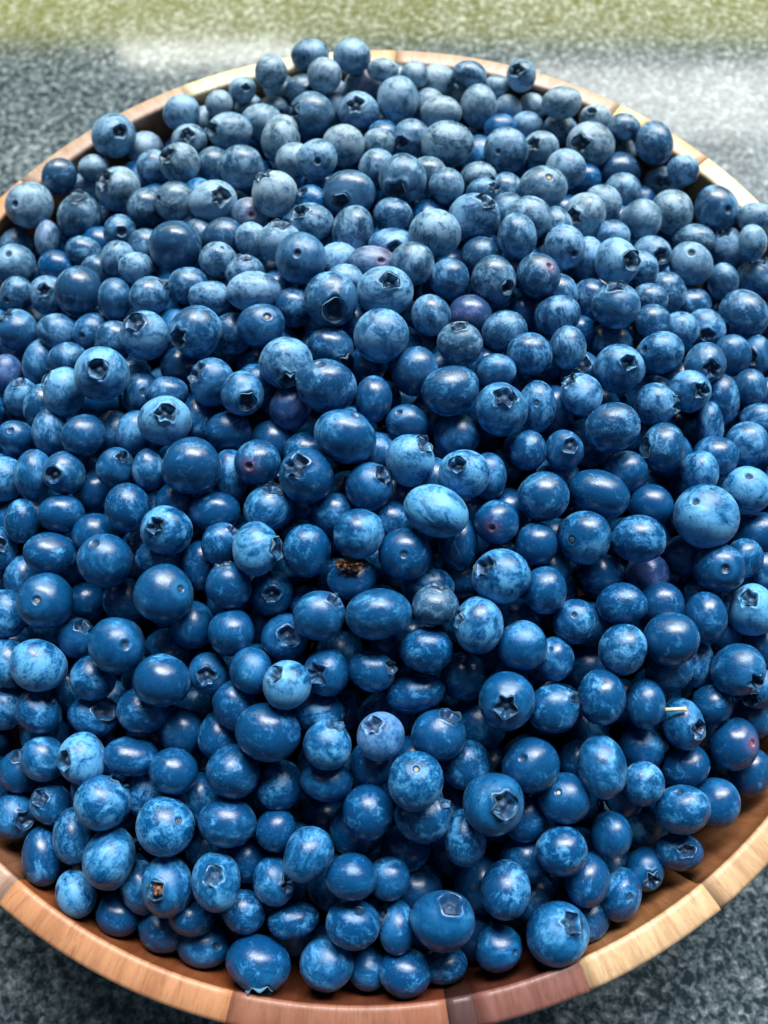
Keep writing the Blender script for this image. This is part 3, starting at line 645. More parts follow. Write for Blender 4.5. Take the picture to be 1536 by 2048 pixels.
((3888,-4058,1618),(489,5,0,518,7,499),(0.64,0.35,-0.69),'N','d',5,'small dark plain blueberry, just above right of the large pale crowned berry right of middle'),
((3935,-5143,1511),(505,12,-1,552,9,523),(0.2,0.27,-0.94),'N','m',6,'plain blueberry, just above left of the tan-scarred berry right of the middle'),
((4586,-5834,1140),(504,11,2,520,5,506),(-0.22,0.1,0.97),'T','d',6,'dark blueberry with tan scar facing the viewer, right of the middle'),
((5749,-5525,1072),(572,-1,14,496,-6,531),(-0.13,0.82,-0.55),'N','d',4,'dark plain blueberry, just right of the tan-scarred berry right of the middle'),
((6847,-4675,8),(554,11,1,578,8,561),(0.09,0.39,-0.92),'N','u',5,'purple plain blueberry, second berry left of the tan-scarred berry near the right edge'),
((6835,-5520,550),(538,12,3,547,6,538),(0.65,0.34,-0.68),'N','d',7,'dark plain blueberry, just below left of the tan-scarred berry near the right edge'),
((8290,-4820,761),(591,10,3,604,8,593),(-0.17,-0.26,0.95),'T','d',5,'large dark blueberry with tan scar, near the right edge'),
((7786,-5954,576),(512,30,-12,610,22,551),(0.01,0.68,-0.74),'N','d',7,'dark plain blueberry, just left of the very pale crowned berry at right edge'),
((9070,-5832,377),(576,21,-1,609,14,587),(-0.49,0.36,0.79),'C','P',4,'very pale blueberry with crown, cut by the right edge of the photo'),
((8285,-2432,1026),(457,3,-8,512,14,480),(0.85,0.09,-0.51),'N','m',7,'small plain blueberry, just above the biggest pale berry on the right'),
((8981,-1903,614),(540,-9,1,536,-2,530),(0.85,0.41,-0.33),'N','m',9,'plain blueberry, second berry above the biggest pale berry on the right'),
((5533,-4684,484),(538,12,-1,581,10,554),(0.11,0.49,-0.87),'N','d',4,'dark plain blueberry, just above right of the tan-scarred berry right of the middle'),
((5534,-6573,1181),(553,16,3,562,6,552),(0.83,-0.05,-0.56),'N','m',6,'plain blueberry, just below right of the tan-scarred berry right of the middle'),
((6670,-6435,1145),(618,17,6,610,7,610),(0.6,0.43,-0.68),'N','d',7,'dark plain blueberry, second berry above the berry with the yellow stem'),
((4042,-6606,947),(437,19,-3,504,9,464),(-0.38,0.34,0.86),'S','m',6,'small pitted blueberry, just below left of the tan-scarred berry right of the middle'),
((7936,-4234,-87),(558,6,3,566,5,558),(0.67,0.25,-0.7),'N','d',6,'dark plain blueberry, just left of the tan-scarred berry near the right edge'),
((8334,-7194,456),(605,24,7,595,11,598),(0.19,-0.58,0.79),'C','d',5,'dark crowned blueberry, just above the red-scarred berry by the right rim'),
((4925,-7557,983),(525,14,-11,636,8,569),(0.64,0.27,-0.72),'N','d',5,'dark plain tall oval blueberry, just left of the berry with the yellow stem'),
((5995,-7764,511),(468,36,-11,569,15,507),(0.2,-0.34,-0.92),'N','d',7,'blueberry with a yellow stem sticking out to its right'),
((3800,-7721,959),(549,13,4,527,2,532),(0.84,0.33,0.43),'C','m',5,'crowned blueberry, just right of the large crowned berry below right'),
((6853,-8244,265),(478,5,-16,585,4,516),(0.43,-0.35,0.84),'C','m',3,'crowned tall oval blueberry, just below right of the berry with the yellow stem'),
((7771,-7887,-95),(464,25,1,475,11,464),(0.48,-0.21,-0.85),'N','d',6,'small dark plain blueberry, just above left of the red-scarred berry by the right rim'),
((8123,-8797,-211),(548,43,-6,593,18,559),(0.42,-0.1,0.9),'R','d',3,'dark blueberry with a reddish scar on its right, by the right rim'),
((4752,-9016,682),(543,13,-14,674,2,595),(0.47,-0.38,-0.79),'N','m',4,'tall oval mottled blueberry without crown, lower right of the heap'),
((5705,-9464,197),(479,28,0,482,8,474),(0.67,-0.12,-0.73),'N','m',7,'small plain blueberry, just above left of the large scarred berry by the right rim'),
((6557,-10079,-28),(608,30,11,540,12,571),(-0.27,0.73,0.62),'S','m',4,'large blueberry with dark scar at its top, near the right front rim'),
((7536,-10039,-479),(526,30,-4,551,10,528),(-0.03,0.19,-0.98),'N','m',5,'plain blueberry, just right of the large scarred berry by the right rim'),
((3170,-8857,738),(645,13,6,584,2,607),(-0.37,0.27,0.89),'S','d',5,'dark pitted blueberry, just above right of the very large crowned berry at lower right'),
((3876,-9626,321),(582,20,4,548,4,558),(-0.37,0.32,0.87),'K','d',6,'dark tan-ringed blueberry, just below left of the tall oval berry at lower right'),
((4933,-10482,-216),(466,14,-5,512,0,480),(0.41,-0.17,-0.9),'N','d',5,'small dark plain blueberry, just below the tall oval berry at lower right'),
((6977,-9181,-456),(572,25,11,518,9,543),(0.31,0.11,-0.95),'N','d',6,'dark plain blueberry, just above the large scarred berry by the right rim'),
((8599,-9472,-904),(519,49,-11,581,20,535),(-0.2,-0.08,-0.98),'N','d',6,'dark plain blueberry, just below right of the red-scarred berry by the right rim'),
((5989,-8695,-319),(558,26,4,548,8,547),(-0.13,-0.45,-0.88),'N','d',4,'dark plain blueberry, just below the berry with the yellow stem'),
((6804,-7038,217),(561,14,10,524,4,541),(-0.1,0.49,-0.87),'N','d',8,'dark plain blueberry, just above right of the berry with the yellow stem'),
((3667,-10691,300),(570,7,6,514,3,535),(-0.11,0.39,-0.91),'N','p',3,'pale plain blueberry, just above the very large berry at the front right rim'),
((4230,-11364,-253),(498,42,-12,573,2,524),(0.44,-0.62,-0.65),'N','d',7,'dark plain tall oval blueberry, second berry below the tall oval berry at lower right'),
((5019,-11774,-680),(485,70,-17,549,10,502),(0.18,-0.06,0.98),'S','m',4,'small pitted tall oval blueberry, third berry below the tall oval berry at lower right'),
((3380,-12355,-217),(691,32,-1,641,8,655),(0.37,0.39,0.85),'C','m',5,'very large blueberry with crown at upper right, touching the front right rim'),
((6496,-11019,-682),(522,2,19,411,7,469),(0.03,0.11,0.99),'C','d',6,'small dark crowned oval blueberry, just below the large scarred berry by the right rim'),
((5766,-11370,-1038),(474,36,-4,482,8,469),(0.03,-0.42,0.91),'C','d',3,'small dark crowned blueberry, just below left of the large scarred berry by the right rim'),
((2093,-12602,-640),(532,14,0,478,5,496),(0.64,-0.15,0.75),'S','d',3,'small dark pitted blueberry, just left of the very large berry at the front right rim'),
((2335,-11368,44),(557,20,-2,553,1,547),(0.28,-0.0,-0.96),'N','m',6,'plain blueberry, just above right of the very large mottled front berry'),
((3050,-9961,-223),(539,23,-2,564,2,543),(-0.07,-0.3,-0.95),'N','d',5,'dark plain blueberry, just right of the very large crowned berry at lower right'),
((2947,-10882,-649),(568,19,1,542,3,547),(0.32,0.26,-0.91),'N','d',4,'dark plain blueberry, just below right of the very large crowned berry at lower right'),
((2217,-9579,1030),(673,14,2,636,2,645),(0.28,-0.04,0.96),'C','d',4,'very large dark blueberry with black crown on its right, lower right of middle'),
((-1985,-6790,1845),(525,-7,-2,528,2,520),(-0.34,0.37,0.86),'C','P',7,'small very pale blueberry with open crown, lower left of the middle'),
((-2535,-7693,1374),(699,-20,-11,610,1,648),(-0.17,-0.3,-0.94),'N','d',6,'very large plain dark blueberry, lower left of the middle'),
((-1238,-8094,1295),(531,-6,-1,531,1,523),(0.37,0.85,0.39),'C','m',6,'crowned blueberry, just left of the lavender berry'),
((-66,-7998,1284),(524,0,0,533,1,521),(-0.29,0.44,0.85),'C','q',7,'lavender tinted blueberry with an open crown at its upper left'),
((1200,-8072,974),(630,-4,1,575,-1,594),(0.49,0.7,0.52),'C','d',6,'dark crowned blueberry, just right of the lavender berry'),
((592,-8962,1427),(616,3,0,598,0,598),(0.06,0.41,0.91),'T','m',4,'blueberry with pale tan stem scar facing up, in the lower middle'),
((673,-9729,547),(616,0,1,549,1,574),(0.75,0.58,0.32),'C','m',4,'crowned blueberry, just below the tan-scarred berry in the lower middle'),
((1774,-8754,353),(528,14,-1,569,1,540),(-0.21,0.31,-0.93),'N','d',4,'dark plain blueberry, just above left of the very large crowned berry at lower right'),
((1593,-10239,280),(510,22,-4,604,-3,549),(0.43,0.22,-0.87),'N','m',5,'plain tall oval blueberry, just below left of the very large crowned berry at lower right'),
((-498,-9519,670),(559,0,0,590,-1,566),(0.05,0.15,-0.99),'N','d',3,'dark plain blueberry, just below left of the tan-scarred berry in the lower middle'),
((-1395,-8814,553),(590,-16,-7,465,2,521),(-0.29,-0.49,-0.82),'N','d',3,'small dark plain blueberry, just below left of the lavender berry'),
((-2497,-8805,267),(556,-14,-2,542,2,541),(-0.21,0.14,-0.97),'N','d',4,'dark plain blueberry, just below the very large plain berry at lower left'),
((-2616,-9748,212),(472,-14,-1,466,2,463),(-0.46,-0.64,-0.62),'N','d',5,'small dark plain blueberry, second berry below the very large plain berry at lower left'),
((-1869,-10249,621),(539,19,0,580,-5,552),(0.39,-0.14,-0.91),'N','m',6,'plain tall oval blueberry, third berry below left of the tan-scarred berry in the lower middle'),
((-1499,-7329,667),(653,-20,-13,465,-5,552),(-0.55,-0.09,-0.83),'N','m',4,'plain oval blueberry, just below right of the very pale berry below the middle'),
((-2813,-6364,1475),(483,-7,2,524,5,497),(0.38,-0.35,-0.86),'N','d',4,'small dark plain blueberry, just left of the very pale berry below the middle'),
((232,-10426,-691),(593,-1,0,540,2,558),(-0.25,-0.45,-0.86),'N','d',5,'dark plain blueberry, second berry below the tan-scarred berry in the lower middle'),
((-984,-10809,453),(572,-12,-3,478,6,516),(0.46,0.01,-0.89),'N','d',5,'dark plain blueberry, second berry below left of the tan-scarred berry in the lower middle'),
((-179,-10951,-21),(471,0,0,463,0,460),(0.3,-0.09,-0.95),'N','d',7,'small dark plain blueberry, second berry above left of the very large mottled front berry'),
((428,-11326,-1110),(601,0,0,536,3,559),(0.12,0.3,-0.95),'N','d',7,'dark plain blueberry, just above left of the very large mottled front berry'),
((-1054,-11816,-102),(601,-11,-2,528,6,555),(0.35,0.6,0.72),'S','m',3,'pitted blueberry, second berry left of the very large mottled front berry'),
((-103,-11982,-373),(423,13,-1,548,-12,481),(-0.71,0.56,0.42),'C','d',5,'small dark crowned tall oval blueberry, just left of the very large mottled front berry'),
((937,-11872,30),(716,4,1,618,7,655),(0.27,0.64,0.72),'C','m',4,'very large mottled blueberry with crown facing up, near the front rim'),
((843,-12932,-1046),(569,-6,3,397,17,471),(0.13,-0.33,-0.93),'N','m',4,'small plain oval blueberry, just below the very large mottled front berry'),
((-3199,-12459,-428),(693,-34,-7,573,17,621),(0.06,-0.9,0.43),'C','d',3,'large dark blueberry touching the front rim, left of the middle'),
((-1698,-12590,-499),(592,-15,-1,531,6,552),(-0.4,-0.11,-0.91),'N','m',5,'plain blueberry, just right of the large dark berry at the front rim'),
((-852,-12827,-935),(484,-5,0,459,1,464),(-0.08,-0.4,-0.91),'N','d',3,'small dark plain blueberry, second berry below left of the very large mottled front berry'),
((-2381,-11680,-432),(565,21,-18,388,10,472),(-0.48,-0.59,-0.65),'N','m',3,'small plain oval blueberry, just above right of the large dark berry at the front rim'),
((-2725,-10813,-16),(484,-14,3,520,0,494),(0.71,-0.06,0.7),'C','m',4,'small crowned blueberry, second berry above the large dark berry at the front rim'),
((21,-12924,-568),(593,-6,0,477,11,523),(0.22,0.37,-0.9),'N','d',4,'dark plain blueberry, just below left of the very large mottled front berry'),
((-3484,-11411,-358),(494,-23,-2,458,6,469),(0.36,0.23,-0.9),'N','m',7,'small plain blueberry, just above the large dark berry at the front rim'),
((-3430,-10334,-516),(560,-22,-1,551,4,548),(0.23,0.0,-0.97),'N','d',4,'dark plain blueberry, second berry below right of the tan-scarred berry near the front'),
((-3934,-10692,345),(524,-24,11,610,0,555),(0.16,0.33,0.93),'C','p',5,'pale crowned tall oval blueberry, just right of the brown-crusted berry'),
((-5045,-10701,220),(553,-34,12,625,5,575),(-0.12,-0.01,0.99),'B','m',6,'blueberry with brown dry crust in its crown, near the front left rim'),
((-4986,-9443,605),(628,-24,-1,631,7,620),(0.72,0.15,0.67),'T','p',1,'large mottled blueberry with tan scar at its right, near the front left'),
((-6355,-10065,160),(560,-13,17,665,0,595),(-0.19,-0.4,-0.9),'N','p',3,'tall oval pale blueberry without crown near the front left rim'),
((-7366,-9509,-206),(474,-12,25,612,2,521),(0.85,-0.52,0.07),'C','p',7,'pale crowned tall oval blueberry, just above left of the tall pale oval front left berry'),
((-8233,-9918,-617),(480,-45,39,667,14,539),(-0.64,0.32,-0.69),'N','m',8,'plain tall oval blueberry, just left of the tall pale oval front left berry'),
((-7304,-10739,-393),(471,-40,12,525,13,483),(-0.35,0.34,-0.87),'N','p',7,'small pale plain blueberry, just below left of the tall pale oval front left berry'),
((-6441,-11299,-777),(521,-39,-5,474,17,491),(-0.16,-0.13,-0.98),'N','d',3,'small dark plain blueberry, just below the tall pale oval front left berry'),
((-4676,-11435,-381),(516,-32,-11,416,15,461),(-0.49,-0.06,-0.87),'N','d',7,'small dark plain blueberry, just below right of the brown-crusted berry'),
((-4549,-12118,-1014),(614,-38,-12,486,20,542),(0.67,0.05,0.74),'T','d',2,'dark tan-scarred blueberry, just left of the large dark berry at the front rim'),
((-3645,-9473,446),(649,-29,-13,538,9,589),(-0.32,0.24,-0.92),'N','d',6,'dark plain blueberry, just right of the tan-scarred berry near the front'),
((-6411,-8856,573),(606,-37,-6,589,14,593),(0.65,0.76,0.0),'C','m',5,'crowned blueberry, just below right of the very pale berry at lower left'),
((-7985,-8794,-341),(457,-32,2,480,15,461),(-0.17,0.31,0.94),'C','m',4,'small crowned blueberry, just below left of the very pale berry at lower left'),
((-8976,-8996,-591),(514,-39,-3,513,20,509),(0.8,-0.17,0.58),'C','m',5,'small crowned blueberry, second berry below left of the very pale berry at lower left'),
((-6907,-7853,566),(517,-14,9,583,8,537),(-0.49,-0.11,0.87),'C','P',3,'very pale blueberry with dark crown at its left, lower left'),
((-8047,-7756,47),(516,-31,1,540,16,522),(-0.44,0.01,-0.9),'N','m',6,'plain blueberry, just left of the very pale berry at lower left'),
((-8845,-8014,-394),(449,-31,6,493,16,461),(0.3,0.79,0.54),'C','d',4,'small dark crowned blueberry, second berry left of the very pale berry at lower left'),
((-5845,-7908,425),(600,-30,-27,462,8,538),(-0.31,0.06,-0.95),'N','d',4,'dark plain oval blueberry, just right of the very pale berry at lower left'),
((-4803,-8326,648),(550,-24,-6,524,7,532),(-0.32,-0.44,-0.84),'N','d',7,'dark plain blueberry, just above the tan-scarred berry near the front'),
((-3422,-8443,858),(587,-14,-2,587,3,579),(-0.58,-0.12,-0.81),'N','m',7,'plain blueberry, just below left of the very large plain berry at lower left'),
((-6681,-6112,735),(512,-18,0,537,10,519),(-0.54,-0.06,-0.84),'N','m',3,'plain blueberry, just below left of the tan-scarred berry at lower left'),
((-4860,-6385,1368),(591,-17,0,625,9,601),(-0.07,0.2,-0.98),'N','d',7,'dark plain blueberry, just below right of the tan-scarred berry at lower left'),
((-3907,-6250,985),(458,-10,0,484,5,465),(0.11,-0.29,0.95),'C','d',8,'small dark crowned blueberry, second berry left of the very pale berry below the middle'),
((-7906,-5727,953),(610,-23,-6,616,13,612),(0.07,-0.36,-0.93),'N','P',4,'very pale mottled oval blueberry near the left edge'),
((-8143,-6719,291),(506,-25,0,528,14,512),(0.68,0.59,0.44),'C','m',5,'small crowned blueberry, just below the very pale oval berry on the left'),
((-6841,-6909,135),(602,-27,-26,492,6,555),(0.68,0.17,0.71),'C','d',4,'dark crowned oval blueberry, just above the very pale berry at lower left'),
((-5537,-6944,660),(589,-23,-13,538,6,563),(-0.76,-0.11,-0.64),'N','d',4,'dark plain blueberry, just above right of the very pale berry at lower left'),
((-4774,-7422,125),(556,-20,-3,557,6,551),(0.09,0.37,-0.93),'N','d',7,'dark plain blueberry, second berry above the tan-scarred berry near the front'),
((-3826,-7599,326),(517,-13,6,593,6,545),(-0.02,0.25,-0.97),'N','d',4,'dark plain blueberry, just left of the very large plain berry at lower left'),
((-3321,-7000,925),(515,-10,3,570,6,534),(-0.0,-0.29,-0.96),'N','d',6,'dark plain blueberry, just above left of the very large plain berry at lower left'),
((-5471,-11693,-921),(567,-38,-3,523,14,536),(-0.41,-0.26,-0.88),'N','d',7,'dark plain blueberry, just below the brown-crusted berry')]
singles = []
for k, (P, A, axis, feat, tone, haze, label) in enumerate(BERRIES):
    r = np.random.default_rng(1000 + k)
    parts = berry(r, sym(A) * .01, axis, feat, tone, True, haze * .01)
    v, q, t, at = parts['body']
    if len(parts) == 1:
        o = mesh_obj('blueberry', v, faces_of(q, t), [M_SKIN], attrs=at, loc=np.array(P) * .01)
    else:
        o = bpy.data.objects.new('blueberry', None); col.objects.link(o)
        o.empty_display_size = .003
        o.location = Vector([x * .01 * U for x in P])
        mesh_obj('skin', v, faces_of(q, t), [M_SKIN], parent=o, attrs=at)
    tag(o, label=label, category='blueberry', group='blueberries heaped in the bowl')
    singles.append(o)
    for nm in ('calyx', 'stem_scar', 'dry_crust'):
        if nm in parts:
            v, q, t, at = parts[nm]
            mat = M_CALYX if nm == 'calyx' else (M_BROWN if nm == 'dry_crust' else SCAR[feat])
            mesh_obj(nm, v, faces_of(q, t), [mat], parent=o, attrs=at)

# the berries that show least, and those under them: one heap
REST = [
((-4355,12222,-708),(561,19,11,516,-12,506),(-0.75,0.5,-0.43),'N','p',95),
((-4728,10725,-80),(565,21,13,526,-11,515),(0.14,-0.39,0.91),'C','p',77),
((-6325,11193,-676),(592,27,17,559,-10,543),(-0.07,0.64,-0.77),'N','p',88),
((-5834,9755,24),(519,23,14,493,-8,480),(-0.12,0.97,-0.22),'N','m',63),
((-3970,9564,-3),(578,18,10,540,-10,532),(-0.21,0.83,-0.52),'N','m',74),
((-7750,10007,-95),(495,25,2,429,-25,416),(-0.14,-0.07,-0.99),'N','p',84),
((-8265,9975,-875),(559,30,20,546,-6,523),(-0.07,0.54,-0.84),'N','p',68),
((-2701,6728,818),(572,13,7,541,-6,538),(0.25,-0.56,0.79),'R','v',67),
((-2957,12539,78),(453,12,7,409,-12,402),(0.41,-0.62,0.67),'C','p',70),
((-3724,12125,-28),(470,14,9,428,-11,420),(-0.16,0.46,-0.87),'N','p',95),
((-2894,12696,-775),(517,11,2,445,-21,438),(-0.08,-0.41,0.91),'S','p',95),
((-9081,7492,-210),(412,28,54,530,40,476),(-0.05,-0.0,-1.0),'N','v',69),
((-6577,6828,554),(468,22,19,480,4,461),(0.38,-0.58,0.72),'C','m',39),
((-10320,7789,-727),(550,31,17,544,-8,516),(-0.42,0.48,-0.77),'N','m',56),
((-7695,6383,384),(524,24,2,475,-19,467),(-0.01,0.81,-0.59),'N','d',42),
((-6416,5509,1023),(476,22,21,502,8,480),(0.11,0.29,0.95),'S','p',57),
((-5807,4914,1317),(475,18,4,441,-11,436),(-0.73,0.32,-0.6),'N','p',54),
((-2723,4166,1648),(528,7,-5,449,-21,459),(0.16,0.47,0.87),'C','m',56),
((-3384,5767,1208),(577,14,3,524,-14,524),(0.14,0.97,-0.22),'N','d',48),
((-2547,5389,1440),(469,12,9,468,3,463),(0.0,0.96,-0.26),'N','p',57),
((-7199,5550,441),(551,25,16,554,-1,534),(-0.67,0.46,-0.58),'N','m',52),
((-5720,6126,644),(559,22,13,547,-3,535),(-0.02,0.52,-0.85),'N','m',51),
((-4157,6197,715),(531,21,22,575,16,557),(-0.47,0.31,-0.83),'N','m',72),
((-7125,3301,734),(544,21,13,559,3,538),(-0.25,-0.57,0.78),'S','m',21),
((-6357,2762,1109),(539,19,11,551,3,533),(-0.26,0.58,-0.77),'N','m',35),
((-3181,2547,1271),(561,11,5,553,1,548),(-0.48,0.41,-0.78),'N','d',38),
((-7682,2414,984),(527,15,-17,439,-28,460),(-0.53,0.52,-0.67),'N','m',26),
((-9137,1722,380),(464,15,16,509,10,475),(0.13,0.45,0.88),'C','p',21),
((-8421,1197,694),(498,16,30,597,25,538),(-0.43,0.31,-0.85),'N','m',21),
((-5657,1119,996),(519,15,19,592,19,553),(0.4,-0.37,0.84),'S','d',23),
((-4785,777,1597),(555,6,-21,430,-31,469),(-0.17,0.68,-0.71),'N','d',24),
((-4056,113,1242),(505,13,19,606,25,560),(-0.17,0.78,-0.6),'N','d',10),
((-6386,201,751),(522,12,19,600,19,556),(-0.39,0.36,-0.85),'N','d',14),
((-4568,1828,1003),(560,13,6,564,3,553),(0.12,-0.11,-0.99),'N','d',21),
((-1773,12956,-349),(531,7,2,457,-21,449),(-0.49,0.52,-0.69),'N','p',95),
((1014,12909,-457),(634,-7,-6,518,-35,507),(-0.32,0.01,0.95),'C','v',87),
((1632,12521,372),(520,-12,-8,387,-42,371),(-0.28,0.96,-0.06),'N','p',95),
((2096,12873,-273),(508,-10,-6,415,-28,405),(0.04,0.48,-0.87),'N','p',95),
((2636,12238,319),(466,-9,-5,408,-16,401),(0.44,0.82,-0.37),'N','p',92),
((3392,12511,-202),(622,-18,-8,522,-30,510),(0.13,0.92,-0.38),'N','p',95),
((4420,12202,175),(543,-20,-9,465,-24,451),(0.39,0.9,-0.2),'N','m',64),
((4189,12262,-819),(555,-12,-9,534,-3,529),(0.09,0.96,-0.27),'N','p',95),
((5316,11949,-146),(433,-18,-8,378,-17,368),(0.54,0.39,-0.74),'N','p',90),
((3036,11554,-290),(570,-11,-6,518,-13,513),(0.62,0.32,-0.72),'N','p',95),
((-2066,12123,-367),(572,3,-11,416,-50,406),(0.28,0.7,-0.65),'N','p',69),
((-2379,11246,-50),(670,11,1,571,-29,564),(-0.07,0.38,-0.92),'N','p',82),
((-1709,10573,246),(544,4,-5,432,-34,427),(-0.33,0.22,-0.92),'N','p',95),
((-1324,8645,817),(537,9,7,514,-3,513),(-0.47,0.29,-0.83),'N','p',85),
((1244,9105,701),(499,-2,-1,467,-6,466),(-0.41,0.25,-0.88),'N','m',86),
((1116,7879,993),(557,3,2,574,11,574),(0.33,0.73,-0.6),'N','m',63),
((4057,7524,747),(536,-21,-6,444,-28,442),(0.58,-0.76,0.28),'C','m',93),
((4110,6671,944),(516,-18,-6,449,-19,448),(0.46,-0.2,0.87),'C','m',48),
((2598,7652,874),(567,-9,-5,528,-8,527),(0.58,0.56,-0.59),'N','m',81),
((-243,4336,1548),(594,-1,-3,515,-19,524),(0.09,0.81,-0.58),'N','p',42),
((699,4023,1785),(676,-17,-11,473,-56,501),(0.37,-0.5,0.78),'R','v',61),
((1292,4780,1456),(661,-17,-8,491,-47,509),(0.09,-0.74,0.67),'C','p',36),
((-64,3462,1883),(505,-2,-3,442,-14,450),(0.46,0.7,-0.55),'N','P',50),
((3647,4187,1322),(565,-13,-5,535,-6,533),(0.61,0.5,-0.62),'N','d',48),
((-2251,-685,1151),(563,4,1,565,3,558),(-0.16,0.69,-0.7),'N','d',9),
((-1380,-1149,1388),(575,0,-3,542,-3,549),(-0.14,0.37,-0.92),'N','d',9),
((5611,11221,-354),(448,-17,-10,416,-9,407),(-0.52,0.68,-0.51),'N','p',81),
((6427,11341,-519),(489,-22,-11,445,-14,432),(0.41,0.19,-0.89),'N','p',88),
((6111,10375,-308),(523,-26,-9,446,-26,434),(-0.23,0.88,-0.42),'N','p',58),
((7251,10504,-712),(570,-27,-15,532,-13,517),(0.13,0.68,-0.72),'N','m',78),
((8171,10164,-32),(495,-34,-9,417,-31,397),(-0.39,-0.13,0.91),'C','p',95),
((8887,9471,197),(486,-31,-14,445,-17,424),(0.72,0.63,-0.3),'N','m',68),
((9076,9347,-683),(461,-22,-20,472,4,452),(0.5,0.68,-0.53),'N','p',95),
((6256,8992,140),(542,-23,-12,505,-11,494),(-0.62,-0.32,0.72),'C','p',78),
((8742,8387,-503),(658,-36,-19,629,-13,605),(0.49,0.21,-0.85),'N','d',55),
((10160,8023,-721),(640,-53,-2,526,-51,506),(-0.44,-0.55,0.71),'C','p',68),
((10348,7629,161),(464,-29,-18,462,-5,435),(0.18,0.39,-0.9),'N','p',52),
((7629,6487,366),(565,-25,-16,559,-3,541),(0.77,0.33,-0.54),'N','p',80),
((7614,5085,641),(491,-25,-8,460,-12,450),(0.15,0.46,-0.88),'N','m',44),
((10374,5419,-308),(593,-43,-4,526,-33,511),(0.59,0.48,-0.65),'N','m',71),
((12043,5602,227),(520,-38,-12,499,-19,469),(-0.43,0.36,-0.82),'N','p',71),
((5975,5285,928),(485,-4,-20,582,35,559),(0.16,0.79,-0.59),'N','m',58),
((8154,3789,793),(448,-13,-18,498,16,472),(0.11,0.73,-0.67),'N','m',45),
((6790,4352,656),(493,-5,-23,598,36,566),(0.86,0.09,-0.51),'N','p',38),
((8698,4509,458),(536,-24,-16,549,2,526),(0.16,-0.68,0.71),'C','m',50),
((10762,3748,-96),(420,-5,-35,537,39,482),(0.12,0.3,-0.95),'N','m',54),
((6588,2953,821),(523,-10,-15,577,18,552),(-0.0,0.33,-0.94),'N','m',38),
((8154,2783,795),(483,-23,-6,463,-9,454),(0.05,0.85,-0.53),'N','m',45),
((8883,3242,386),(520,-16,-20,572,15,540),(-0.11,0.64,-0.76),'N','m',44),
((8019,1939,1019),(469,-18,-7,465,-4,452),(0.64,0.73,-0.24),'N','m',26),
((8850,1838,725),(462,-16,-10,478,2,458),(0.88,0.45,-0.16),'N','p',29),
((9693,2025,313),(542,-22,-10,550,-3,528),(-0.32,-0.71,0.63),'C','m',21),
((11042,1193,24),(392,10,-41,559,54,477),(-0.73,-0.38,0.57),'C','d',18),
((10523,-796,179),(478,-16,3,459,-10,458),(0.33,0.76,-0.56),'N','m',17),
((6865,1578,705),(594,-26,1,533,-19,539),(0.26,-0.01,-0.97),'N','d',30),
((9708,3107,-199),(562,-25,-11,564,-4,543),(0.34,0.31,-0.89),'N','d',28),
((5874,709,902),(551,-11,-5,564,4,550),(-0.14,-0.13,0.98),'C','d',17),
((5049,-359,925),(491,10,-13,630,37,573),(0.26,-0.04,-0.96),'N','d',13),
((-9294,-782,672),(535,7,13,589,13,552),(-0.45,0.61,-0.65),'N','P',7),
((-6705,-2656,971),(551,-2,-7,535,0,540),(-0.27,0.75,-0.6),'N','d',3),
((-5019,-3441,1062),(617,-9,-26,488,-15,550),(-0.48,0.32,-0.81),'N','m',2),
((-9207,-2652,603),(409,-3,29,538,27,457),(0.42,-0.18,0.89),'C','m',4),
((-9582,-3073,-158),(484,-7,37,655,34,546),(-0.09,-0.24,-0.97),'N','m',6),
((-8717,-3398,269),(511,-7,14,591,18,541),(-0.23,0.34,-0.91),'N','m',6),
((3014,-2268,1595),(430,13,-5,563,29,505),(0.43,-0.03,-0.9),'N','m',9),
((584,-3179,1436),(532,3,1,569,9,547),(0.17,-0.27,-0.95),'N','m',6),
((1287,-4736,1191),(624,-11,1,492,-14,545),(0.09,0.53,-0.84),'N','m',4),
((2082,-4446,624),(553,6,1,585,6,563),(-0.12,0.53,-0.84),'N','d',6),
((794,-2286,994),(569,0,0,568,3,561),(-0.15,0.74,-0.66),'N','m',5),
((425,-1415,1555),(538,3,1,565,9,549),(-0.38,0.05,-0.92),'N','m',15),
((1731,-2166,1370),(534,3,0,575,11,552),(-0.22,0.59,-0.78),'N','m',7),
((9168,-4526,340),(429,19,-11,508,20,460),(0.33,0.15,-0.93),'N','m',3),
((9902,-3842,-87),(588,2,5,583,2,582),(0.6,0.37,-0.71),'N','d',6),
((4773,-2248,964),(568,-6,2,548,-2,549),(-0.29,0.28,-0.92),'N','m',4),
((9833,-4821,-153),(414,31,-23,549,32,467),(0.43,-0.48,-0.76),'N','m',5),
((9063,-7596,-404),(450,31,-5,493,16,463),(-0.75,-0.44,0.5),'C','m',3),
((7641,-6838,-313),(488,46,-22,650,28,552),(0.5,0.4,-0.77),'N','m',8),
((9112,-8188,-1151),(563,30,5,555,14,556),(0.28,-0.21,-0.93),'N','d',6),
((3078,-11844,-1215),(558,27,-4,564,2,552),(0.48,0.1,-0.87),'N','d',6),
((-5839,-10761,-400),(414,-29,20,530,2,456),(-0.04,-0.62,-0.78),'N','m',5),
((-8877,-5498,373),(503,-20,14,590,20,534),(-0.12,-0.22,-0.97),'N','p',4),
((-9094,-6528,-35),(432,-23,13,509,18,458),(-0.07,-0.12,-0.99),'N','m',8),
((-9579,-8110,-990),(511,-38,18,607,22,539),(-0.08,-0.23,-0.97),'N','d',3),
((-5757,-8663,-283),(527,-27,7,585,9,545),(-0.01,-0.28,-0.96),'N','m',5),
((-4459,-8980,-273),(500,-19,15,627,4,549),(-0.26,0.15,-0.95),'N','d',2),
